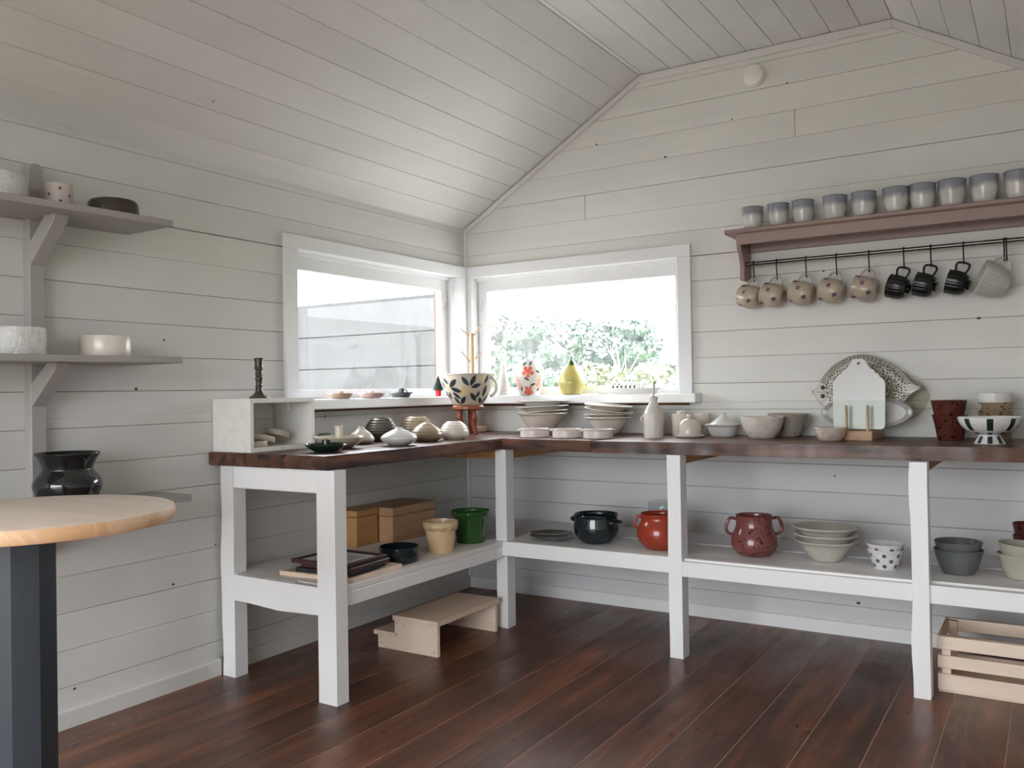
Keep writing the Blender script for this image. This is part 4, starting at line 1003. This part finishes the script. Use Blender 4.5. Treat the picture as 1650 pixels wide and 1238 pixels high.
# cream flowerpot with wavy edge
fp_ = outline([(.052, 0), (.056, .005), (.067, .085), (.070, .107), (.0745, .110), (.0775, .134)], 2)
fpt = thing('flowerpot', 'cream flowerpot with a scalloped collar on the low shelf', 'pot', (.546, -1.0, LS))
G().lathe(vessel_prof(fp_, .004, .007), 44).build('body', BUTTER, fpt, sharp=45)
V = []; F = []; n = 72
for k in range(n):
    a = 2*PI*k/n; zb = .100+.009*abs(math.sin(a*5.5))*-1; rr_ = .0785
    V += [(.0795*math.cos(a), .0795*math.sin(a), .131), (.0755*math.cos(a), .0755*math.sin(a), zb+.006)]
for k in range(n): k2 = (k+1) % n; F.append((2*k, 2*k+1, 2*k2+1, 2*k2))
o = G().add(V, F).build('collar', BUTTER, fpt, sharp=60); o.modifiers.new('thick', 'SOLIDIFY').thickness = .003
# green planter
gpo = outline([(.064, 0), (.068, .005), (.079, .10), (.083, .12), (.091, .128), (.0925, .146)], 2)
pot('planter', 'glossy leaf-green planter next to the cream flowerpot', 'pot', gpo, GREEN, (.522, -.735, LS), n=1, t=.005, seg=48)
# oyster plates
def oyster(label, z, sc3, rz):
    V = []; F = []; n = 40; rings = ((0, .004), (.45, .005), (.8, .009), (1, .015), (1.0, .019), (.8, .013), (.45, .009), (0, .008))
    for (q_, zz) in rings:
        for k in range(n):
            a = 2*PI*k/n; rr_ = .085*(1+.32*math.cos(a)+.03*math.sin(7*a+2)); V.append((q_*rr_*math.cos(a)*sc3*1.05, q_*rr_*math.sin(a)*.62*sc3*(1-.25*math.cos(a)*-1), zz+.0015*math.sin(a*5)*(q_ > .7)))
    for i in range(len(rings)-1):
        for k in range(n): F.append((i*n+k, i*n+(k+1) % n, (i+1)*n+(k+1) % n, (i+1)*n+k))
    return tag(G().add(V, F).build('shell_plate', glaze('mottled_olive_glaze', (.10, .095, .085, 1), .25, bump=(35, .3)), None, (.80, -.52, z), (0, 0, rz), sharp=50), label, 'plate', 'shell-shaped plates on the low shelf')
oyster('shell-shaped dark olive plate, the lower of the pair', LS, 1.25, .1); oyster('shell-shaped dark olive plate, the upper of the pair', LS+.0165, 1.16, .22)

def side_handle(par, mat, O, th, z, w=.03, out=.022, r=.0055, vertical=True, drop=.04):
    d = Vector((math.cos(th), math.sin(th), 0)); e = Vector((-d.y, d.x, 0))
    if vertical:
        r0 = R_at(O, z)-.003; r1 = R_at(O, z-drop)-.003
        pts = smooth_curve([tuple(d*r0+Vector((0, 0, z))), tuple(d*(r0+out*.8)+Vector((0, 0, z+.006))), tuple(d*(r0+out*1.25)+Vector((0, 0, z-drop*.4))), tuple(d*((r1+out*.7))+Vector((0, 0, z-drop*.8))), tuple(d*r1+Vector((0, 0, z-drop)))], 4)
    else:
        r0 = R_at(O, z)-.004
        pts = smooth_curve([tuple(d*(r0-.004)+e*w+Vector((0, 0, z))), tuple(d*(r0+out*.7)+e*w*.9+Vector((0, 0, z+.003))), tuple(d*(r0+out)+Vector((0, 0, z+.006))), tuple(d*(r0+out*.7)-e*w*.9+Vector((0, 0, z+.003))), tuple(d*(r0-.004)-e*w+Vector((0, 0, z)))], 4)
    return G().tube(pts, r, 10).build('handle', mat, par, sharp=60)
dk = thing('cooking_pot', 'black glazed round pot with two lug handles on the low shelf', 'pot', (1.055, -.485, LS))
do = outline([(.056, 0), (.07, .006), (.096, .035), (.105, .07), (.101, .10), (.0985, .118), (.1025, .130)], 4)
G().lathe(vessel_prof(do, .005, .007), 52).build('body', BLACKG2, dk, sharp=50)
f4 = face_cam(1.055, -.485)
side_handle(dk, BLACKG2, do, f4+.9, .100, .036, .030, .009, False); side_handle(dk, BLACKG2, do, f4+.9+PI, .100, .036, .030, .009, False)
rp = thing('cooking_pot', 'brick-red glazed pot with ear handles half hidden by the middle leg', 'pot', (1.372, -.49, LS))
ro = outline([(.057, 0), (.068, .006), (.094, .035), (.102, .065), (.096, .1), (.083, .128), (.0825, .145), (.086, .150)], 4)
G().lathe(vessel_prof(ro, .005, .007), 52).build('body', RED, rp, sharp=50)
f5 = face_cam(1.372, -.49)
side_handle(rp, RED, ro, f5-1.5, .137, out=.024, r=.006, drop=.048); side_handle(rp, RED, ro, f5-1.5+PI, .137, out=.024, r=.006, drop=.048)
CLGM = glass('clear_glass', .03, (.95, .96, .96, 1), False)
pot('glass_jar', 'clear glass jar standing behind the brick-red pot', 'jar', [(.07, 0), (.076, .006), (.078, .14), (.074, .155), (.078, .165)], CLGM, (1.275, -.20, LS), n=2, t=.003, seg=48)
mp_ = thing('cooking_pot', 'mauve speckled pot with two looped handles right of the middle leg', 'pot', (1.778, -.45, LS))
mo = outline([(.058, 0), (.07, .006), (.091, .03), (.0955, .055), (.088, .09), (.076, .12), (.0735, .15), (.076, .166)], 4)
G().lathe(vessel_prof(mo, .005, .007), 52).build('body', MAUVE, mp_, sharp=50)
f6 = face_cam(1.778, -.45)
side_handle(mp_, MAUVE, mo, f6-1.35, .150, out=.036, r=.0068, drop=.066); side_handle(mp_, MAUVE, mo, f6-1.35+PI, .150, out=.036, r=.0068, drop=.066)
cbw = [(.052, 0), (.06, .006), (.082, .035), (.1, .062), (.112, .072), (.120, .078), (.122, .082)]
CG = glaze('pale_stone_glaze', (.52, .50, .44, 1), .22)
for lab, dz, k in (('pale stone bowl at the bottom of the three stacked on the low shelf', 0, 1.0), ('pale stone bowl in the middle of the three stacked on the low shelf', .026, 1.02), ('pale stone bowl on top of the three stacked on the low shelf', .056, 1.06)):
    pot('stacked_bowl', lab, 'bowl', [(r*k, z) for r, z in cbw], CG, (2.064, -.43, LS+dz), n=3, seg=56, t=.004, group='pale bowls stacked on the low shelf')
pk_ = [(.042, 0), (.0445, .003), (.062, .055), (.0685, .071)]; pk_ = [(r, z) for r, z in pk_]
def pdots(g, O):
    k = 0
    for row, z in enumerate((.012, .033, .054)):
        for i in range(7): dot(g, O, i*2*PI/7+row*.45, z, .0078, 1)
PW = glaze('white_dotted_glaze', (.72, .71, .70, 1), .2); PD = plain('blue_grey_dot', (.09, .105, .13, 1), .3)
for lab, dz, a in (('white cup with blue-grey polka dots, the lower of two', 0, .3), ('white cup with blue-grey polka dots, the upper of two', .021, .75)):
    pot('polka_dot_cup', lab, 'cup', pk_, None, (2.295, -.475, LS+dz), n=2, seg=44, mats=[PW, PD], deco=pdots, rz=a, group='polka-dot cups on the low shelf')
gb = [(.05, 0), (.056, .004), (.068, .03), (.082, .078), (.0855, .088)]
for lab, dz, k in (('grey bowl right of the third leg, the lower of two', 0, 1.0), ('grey bowl right of the third leg, the upper of two', .029, .965)):
    pot('grey_bowl', lab, 'bowl', [(r*k, z) for r, z in gb], GREY, (2.545, -.45, LS+dz), n=3, seg=48, t=.004, group='grey bowls on the low shelf')
SG = glaze('sand_glaze', (.46, .43, .36, 1), .22)
for lab, dz, rt3 in (('sand-coloured bowl at the right frame edge, the lower of two', 0, (0, 0, 0)), ('sand-coloured bowl at the right frame edge, the upper one, tipped', .034, (0, .06, 0))):
    pot('sand_bowl', lab, 'bowl', gb, SG, (2.755, -.45, LS+dz), n=3, seg=48, t=.004, rot=rt3, group='sand-coloured bowls on the low shelf')
rc = [(.038, 0), (.042, .004), (.05, .055), (.054, .075)]
for i, lab in enumerate(('bottom one of the dark red speckled cups stacked behind the sand-coloured bowls', 'middle one of the dark red speckled cups stacked behind the sand-coloured bowls', 'top one of the dark red speckled cups stacked behind the sand-coloured bowls')):
    pot('red_cup', lab, 'cup', rc, RSP, (2.765, -.22, LS+.046*i), n=3, group='red cups on the low shelf')
# picture frames
def frame(label, cx_, cy_, z, sx_, sy_, th, wd, rz, mat, pic=(.45, .45, .42, 1), mat_w=.03):
    t = thing('picture_frame', label, 'picture frame', (cx_, cy_, z), rz)
    for a in (-1, 1):
        G().cbox(min(a*sx_/2, a*(sx_/2-wd)), max(a*sx_/2, a*(sx_/2-wd)), -sy_/2, sy_/2, 0, th, .002).build('frame_side', mat, t)
        G().cbox(-sx_/2+wd, sx_/2-wd, min(a*sy_/2, a*(sy_/2-wd)), max(a*sy_/2, a*(sy_/2-wd)), 0, th, .002).build('frame_side', mat, t)
    G().box(-sx_/2+wd, sx_/2-wd, -sy_/2+wd, sy_/2-wd, .001, th*.55).build('mount', M['smoke'], t, sharp=0)
    G().box(-sx_/2+wd+mat_w, sx_/2-wd-mat_w, -sy_/2+wd+mat_w, sy_/2-wd-mat_w, th*.55, th*.55+.001).build('picture', plain('picture_print', pic, .4), t, sharp=0)
    return t
DR = wood('dark_red_frame_wood', (.07, .022, .022, 1), (.03, .01, .01, 1), 1, .35, knots=False)
frame('wide pale pine picture frame at the bottom of the frame stack', .452, -1.53, LS, .36, .315, .018, .018, .06, M['pine_y'])
frame('black picture frame lying second from the bottom of the stack', .475, -1.555, LS+.0185, .26, .235, .017, .018, .10, plain('black_frame_paint', (.018, .019, .021, 1), .4))
frame('dark red picture frame lying third, offset to the right', .495, -1.55, LS+.036, .25, .235, .016, .016, .05, DR)
frame('dark red picture frame on top of the stack with a white mount', .475, -1.565, LS+.0525, .275, .25, .016, .016, -.02, DR, mat_w=.045)

# ------------------------------------------------------------------ floor things
ss = thing('step_stool', 'low unpainted pine two-step stool under the left side of the bench', 'step stool', (.30, -1.167, 0))
M['grey_in'] = M['pine_x']
side = [(.017, 0), (.344, 0), (.344, .130), (.112, .130), (.112, .057), (.017, .057)]
for y in (0.002, .447): G().prism(side, 1, y, y+.019, c=.001).build('side_panel', M['pine_x'], ss)
G().cbox(.108, .352, -.008, .476, .130, .153, .002).build('tread', M['pine_y'], ss)
G().cbox(.0, .120, -.008, .476, .057, .077, .002).build('tread', M['pine_y'], ss)
for (x, z) in ((.125, .118), (.125, .07), (.03, .045), (.03, .02), (.325, .02), (.17, .115)):
    G().tube([(x, .0015, z), (x, .0025, z)], .0026, 8).build('nail_hole', plain('nail_hole_dark', (.10, .06, .035, 1), .8), ss)
cr = thing('wooden_crate', 'pale slatted wooden crate on the floor beneath the right end of the bench', 'crate', (2.482, -.583, 0))
CW, CD = .50, .30
for z0, z1 in ((.008, .066), (.087, .133), (.155, .202)):
    for y in (0, CD-.012): G().cbox(0, CW, y, y+.012, z0, z1, .0015).build('slat', M['pine_x'], cr)
    for x in (.0, CW-.012): G().cbox(x+(.0 if x == 0 else 0), x+.012, .0125, CD-.0125, z0, z1, .0015).build('end_slat', M['pine_y'], cr)
for x in (.0125, CW-.0125-.03):
    for y in (.0125, CD-.0125-.03): G().cbox(x, x+.03, y, y+.03, .008, .198, .001).build('corner_post', M['pine_x'], cr)
for k in range(4): G().cbox(.002, CW-.002, .002+k*.075, .002+k*.075+.068, 0, .0075, .001).build('bottom_slat', M['pine_x'], cr)

# ------------------------------------------------------------------ left wall shelves
ls = thing('wall_rack', 'grey painted three-tier wall shelf on an upright post', 'shelf', (0, -2.5, 0))
def lsp(g, name): return g.build(name, M['shelf_grey'], ls, loc=(0, 2.5, 0))
lsp(G().prism([(-2.525, .60), (-2.475, .60), (-2.475, 1.872), (-2.481, 1.884), (-2.492, 1.889), (-2.508, 1.889), (-2.519, 1.884), (-2.525, 1.872)], 0, .001, .04, c=.002), 'post')
def lshelf(zt0, zt1, y1, depth):  # slight slope along y as in the photo
    y0 = -3.3; k = (zt1-zt0)/.6; za = zt1+k*(y0-y1)
    lsp(G().prism([(y0, za-.0225), (y1, zt1-.0225), (y1, zt1), (y0, za)], 0, .0405, depth, c=.002), 'shelf_board')
    for (a, b) in ((y0, -2.5265), (-2.4735, y1)): lsp(G().prism([(a, zt1+k*(a-y1)-.0225), (b, zt1+k*(b-y1)-.0225), (b, zt1+k*(b-y1)), (a, zt1+k*(a-y1))], 0, .001, .0405), 'shelf_filler')
lshelf(1.724, 1.733, -2.146, .266); lshelf(1.252, 1.257, -2.107, .257); lshelf(.763, .765, -2.06, .235)
def brace(zs_, z_low, reach):
    g = G(); g.prism([(.04, z_low), (.04, z_low+.078), (reach-.055, zs_), (reach, zs_), (reach-.006, zs_-.022)], 1, -2.524, -2.476, c=.002); return lsp(g, 'brace')
brace(1.7085, 1.553, .185); brace(1.232, 1.09, .185); brace(.741, .60, .17)
TEXW = glaze('textured_white_glaze', (.60, .60, .575, 1), .12, bump=(55, 1.0, .008))
pot('textured_bowl', 'white textured bowl at the left end of the upper grey shelf', 'bowl', [(.07, 0), (.078, .004), (.076, .04), (.072, .072), (.068, .082)], TEXW, (.13, -2.66, 1.7265), n=3, seg=44)
hm = thing('heart_mug', 'small cream mug with little brown hearts beside the upright post', 'mug', (.135, -2.48, 1.7285))
ho = outline([(.036, 0), (.0395, .004), (.041, .05), (.040, .082)], 3); g = G(); g.lathe(vessel_prof(ho, .003, .005), 36)
fh = face_cam(.135, -2.48)
def heart(th, h, s, m): dot(g, ho, th-.06, h+.001, s, m); dot(g, ho, th+.06, h+.001, s, m); leaf(g, ho, th, h-.007, .009, .009, PI/2, m)
for (a, h) in ((.1, .064), (-.75, .045), (.85, .043), (.12, .024), (-1.6, .06), (1.7, .06), (2.6, .03)): heart(fh+a, h, .0026, 1)
g.build('body', [glaze('mug_cream_glaze', (.55, .50, .46, 1), .25), plain('brown_heart', (.16, .07, .06, 1), .4)], hm, sharp=50)
G().tube([(math.cos(fh+2.6)*(.038+.026*math.sin(a)), math.sin(fh+2.6)*(.038+.026*math.sin(a)), .043+.024*math.cos(a)) for a in [PI*k/8 for k in range(9)]], .004, 8).build('handle', CREAM, hm)
pot('embossed_dish', 'glossy dark brown embossed dish near the right end of the upper shelf', 'dish', [(.076, 0), (.083, .004), (.082, .03), (.079, .05), (.074, .058)], glaze('dark_brown_embossed_glaze', (.045, .035, .025, 1), .12, bump=(40, 1.0, .006)), (.135, -2.288, 1.731), n=3, seg=44)
pot('textured_pot', 'white hammered pot at the left end of the middle grey shelf', 'pot', [(.074, 0), (.077, .003), (.077, .075), (.073, .083)], TEXW, (.14, -2.615, 1.254), n=2, seg=48)
pot('cream_dish', 'plain cream round dish on the middle grey shelf', 'dish', [(.077, 0), (.0805, .003), (.0805, .062), (.077, .068)], CREAM, (.14, -2.325, 1.2555), n=2, seg=48)
pot('wide_vase', 'large glossy black vase with a flared neck behind the round table', 'vase', [(.066, 0), (.086, .02), (.103, .065), (.098, .092), (.080, .116), (.077, .126), (.088, .154), (.099, .171)], BLACKG, (.135, -2.462, .765), n=5, seg=56, t=.005)

# ------------------------------------------------------------------ round table
TX, TY, TT = .779, -2.938, .85
tb = thing('round_table', 'small round solid pine table on a slate blue faceted pillar', 'table', (TX, TY, 0))
g = G(); n = 72; rings = ((0, TT-.038), (.300, TT-.038), (.322, TT-.034), (.327, TT-.026), (.327, TT-.01), (.3235, TT-.003), (.317, TT), (0, TT))
g.lathe(rings[:2]+rings[1:2], n); g = G(); g.lathe(((0, TT-.038), (.300, TT-.038)), n, 1); g.lathe(((.300, TT-.038), (.322, TT-.034), (.327, TT-.026), (.327, TT-.01), (.3235, TT-.003)), n, 1); g.lathe(((.3235, TT-.003), (.317, TT), (0, TT)), n, 0)
TM = wood('pale_pine_tabletop', (.80, .71, .63, 1), (.66, .53, .43, 1), 0, .5, 7, contrast=(.45, .75), stretch=.6)
TE = wood('pine_end_grain', (.78, .55, .36, 1), (.66, .40, .22, 1), 2, .55, 2.2, contrast=(.47, .52), stretch=1.5, knots=False)
g.build('tabletop', [TM, TE], tb, sharp=40)
pts = []
for k in range(16):
    a = 2*PI*k/16; r = .076 if k % 2 == 0 else .071; pts.append((-.012+r*math.cos(a), -.014+r*math.sin(a)))
G().prism(pts, 2, .02, TT-.0385).build('pillar', M['slate'], tb, sharp=20)
G().lathe([(0, 0), (.19, 0), (.2, .008), (.19, .02), (0, .022)], 40).build('base_plate', M['slate'], tb)

# ------------------------------------------------------------------ cups on the pink shelf
CUPG = glaze('two_tone_cup_glaze', (.60, .59, .57, 1), .14, top=((.25, .265, .30, 1), .078, .022, .05))
co = [(.026, 0), (.035, .004), (.042, .022), (.0475, .06), (.0485, .099), (.048, .102)]
cup_labels = ['first', 'second', 'third', 'fourth', 'fifth', 'sixth', 'seventh', 'eighth', 'ninth', 'tenth']
for i, (x, k) in enumerate(((1.692, .99), (1.809, .97), (1.919, .96), (2.056, 1.06), (2.175, 1.04), (2.303, 1.08), (2.406, 1.04), (2.516, 1.09), (2.633, 1.08), (2.753, 1.07))):
    lab = cup_labels[i]+' blue-grey and white cup from the left end of the pink shelf'
    if i == 0:
        c0 = pot('glazed_cup', lab, 'cup', co, CUPG, (x, -.10, 1.8435), n=4, seg=36, t=.003, group='glazed cups on the pink shelf'); c0.scale = (k, k, 1.0)
    else:
        c = c0.copy(); COL.objects.link(c); c['label'] = lab; c.location = (x, -.10, 1.8435); c.rotation_euler = (0, 0, R.uniform(0, 6)); c.scale = (k, k, 1.0+.012*i)
# ------------------------------------------------------------------ hanging mugs on S-hooks
def s_hook(label, x, ln):
    y = -.085; zt = 1.6985
    pts = [(x, y+.010, zt-.012)]+[(x, y+.0105*math.cos(a), zt-.008+.0105*math.sin(a)) for a in [PI*k/6 for k in range(7)]]+[(x, y-.0105, zt-.03), (x, y-.002, zt-ln+.02)]+[(x, y-.002+.007*math.sin(a)*-1-.0, zt-ln+.002-.008*math.cos(a)+.0) for a in (.0,)]+[(x, y+.008, zt-ln-.002), (x, y+.011, zt-ln+.010)]
    return tag(G().tube(smooth_curve(pts, 2), .0029, 8).build('s_hook', M['blackmetal'], None), label, 'hook', 'black hooks on the hanging rod')
def place(t, hx, hz, top_r, z_mid, tilt=.26, yaw_=0.0):
    """local z (mouth) -> left and slightly up; local +x (handle) -> up. handle top sits at the hook."""
    a = Vector((-math.cos(tilt), 0, math.sin(tilt))); h = Vector((math.sin(tilt), 0, math.cos(tilt))); e = a.cross(h)
    Rm = Matrix(((h.x, e.x, a.x), (h.y, e.y, a.y), (h.z, e.z, a.z)))
    Rm = Matrix.Rotation(yaw_, 3, 'Z') @ Rm
    tip = Rm @ Vector((top_r, 0, z_mid)); t.location = Vector((hx, -.085, hz))-tip
    t.rotation_euler = Rm.to_euler()
MUGG = glaze('oat_mug_glaze', (.47, .40, .315, 1), .22); VIO = plain('violet_ink', (.075, .04, .10, 1), .4)
mo_ = outline([(.022, 0), (.032, .004), (.044, .022), (.0475, .045), (.0455, .068), (.0455, .086)], 4)
def mug_beige(label):
    t = thing('floral_mug', label, 'mug', group='oat mugs with violet flowers hanging from the rod')
    g = G(); g.lathe(vessel_prof(mo_, .003, .005), 40); rr = random.Random(9)
    for i in range(9):
        th = i*.70+.2; h = (.022, .052, .072)[i % 3]
        for k in range(4): a = k*PI/2+i; dot(g, mo_, th+.004*math.cos(a)/.045*1.4, h+.005*math.sin(a), .0036, 1, off=.0007)
        leaf(g, mo_, th, h, .011, .003, -1.0, 1); leaf(g, mo_, th, h, .010, .003, 2.4, 1)
    g.build('body', [MUGG, VIO], t, sharp=50)
    G().tube([(.041+.034*math.sin(a), 0, .046+.026*math.cos(a)) for a in [.1+2.95*k/12 for k in range(13)]], .0042, 8).build('handle', MUGG, t)
    return t
hx_ = [1.706, 1.806, 1.934, 2.060, 2.188]; hx_ = [x-.035 for x in hx_]
blk = [2.318, 2.420, 2.538]
names5 = ['leftmost oat mug with violet flowers on the rod, below the pink bracket', 'second oat mug with violet flowers from the left end of the rod', 'middle one of the five oat mugs hanging from the rod', 'fourth oat mug with violet flowers from the left end of the rod', 'last oat mug with violet flowers, next to the black mugs']
HX = [1.690, 1.795, 1.925, 2.055, 2.190, 2.328, 2.432, 2.553, 2.698]
mb = mug_beige(names5[0]); mb.scale = (1.14,)*3; mugs = [mb]
def cp_tree(o, lab):
    c = o.copy(); COL.objects.link(c); c['label'] = lab
    for ch in o.children: d_ = ch.copy(); COL.objects.link(d_); d_.parent = c
    return c
for i in range(1, 5): mugs.append(cp_tree(mb, names5[i]))
for i, t in enumerate(mugs): place(t, HX[i], 1.6985-.083, .081, .052, .26+(.02 if i % 2 else 0), [-.38, -.12, -.1, -.05, .02][i])
BM = glaze('black_fluted_glaze', (.011, .013, .014, 1), .16)
bo_ = outline([(.030, 0), (.036, .004), (.045, .02), (.0485, .045), (.048, .070), (.048, .073)], 3)
def fluted(label, O, mat, name, fl, group, seg=96):
    t = thing(name, label, 'mug', group=group)
    G().lathe(vessel_prof(O, .003, .005), seg, 0, fl).build('body', mat, t, sharp=70); return t
names3 = ['leftmost of the three black fluted mugs on the rod', 'middle one of the three black fluted mugs on the rod', 'rightmost of the three black fluted mugs on the rod']
bm_ = fluted(names3[0], bo_, BM, 'fluted_mug', (18, .05), 'black fluted mugs hanging from the rod')
G().lathe([(0, -.010), (.021, -.010), (.022, -.007), (.017, -.001), (.017, .002)], 30).build('foot', BM, bm_)
G().tube(smooth_curve([(.044, 0, .018), (.072, 0, .010), (.084, 0, .02), (.084, 0, .05), (.072, 0, .060), (.044, 0, .054)], 4), .0048, 8).build('handle', BM, bm_)
bms = [bm_]+[cp_tree(bm_, n_) for n_ in names3[1:]]
for i, t in enumerate(bms): place(t, HX[5+i], 1.6985-.083, .0855, .036, .28, -.12+.05*i)
go = outline([(.034, 0), (.044, .006), (.060, .04), (.068, .08), (.069, .108)], 4)
gm = fluted('large pale grey ribbed mug hanging at the right end of the rod', go, glaze('pale_grey_mug_glaze', (.50, .49, .45, 1), .25), 'ribbed_mug', (26, .04), None, 130)
G().tube([(.052+.048*math.sin(a), 0, .052+.036*math.cos(a)) for a in [.1+2.9*k/12 for k in range(13)]], .0052, 8).build('handle', glaze('pale_grey_handle', (.52, .50, .46, 1), .25), gm)
place(gm, HX[8], 1.6985-.083, .096, .052, .42, .28)
hl = ['hook holding the leftmost oat mug', 'hook holding the second oat mug', 'hook holding the middle oat mug', 'hook holding the fourth oat mug', 'hook holding the last oat mug', 'hook holding the leftmost black mug', 'hook holding the middle black mug', 'hook holding the rightmost black mug', 'left hook of the two holding the large grey mug']
for i, x in enumerate(HX): s_hook('black S-shaped '+hl[i], x, .083)
s_hook('black S-shaped right hook of the two holding the large grey mug', HX[8]+.008, .083)

# ------------------------------------------------------------------ smoke alarm
sm = thing('smoke_alarm', 'round white smoke alarm high on the boarded gable wall', 'smoke alarm', (1.684, -.0005, 2.588), rot=(PI/2, 0, 0))
G().lathe([(0, 0), (.052, 0), (.054, .004), (.054, .012), (.052, .014), (0, .014)], 40).build('base', M['smoke'], sm)
G().lathe([(.048, .012), (.0505, .02), (.046, .032), (.038, .036), (0, .037)], 40).build('cover', M['smoke'], sm)
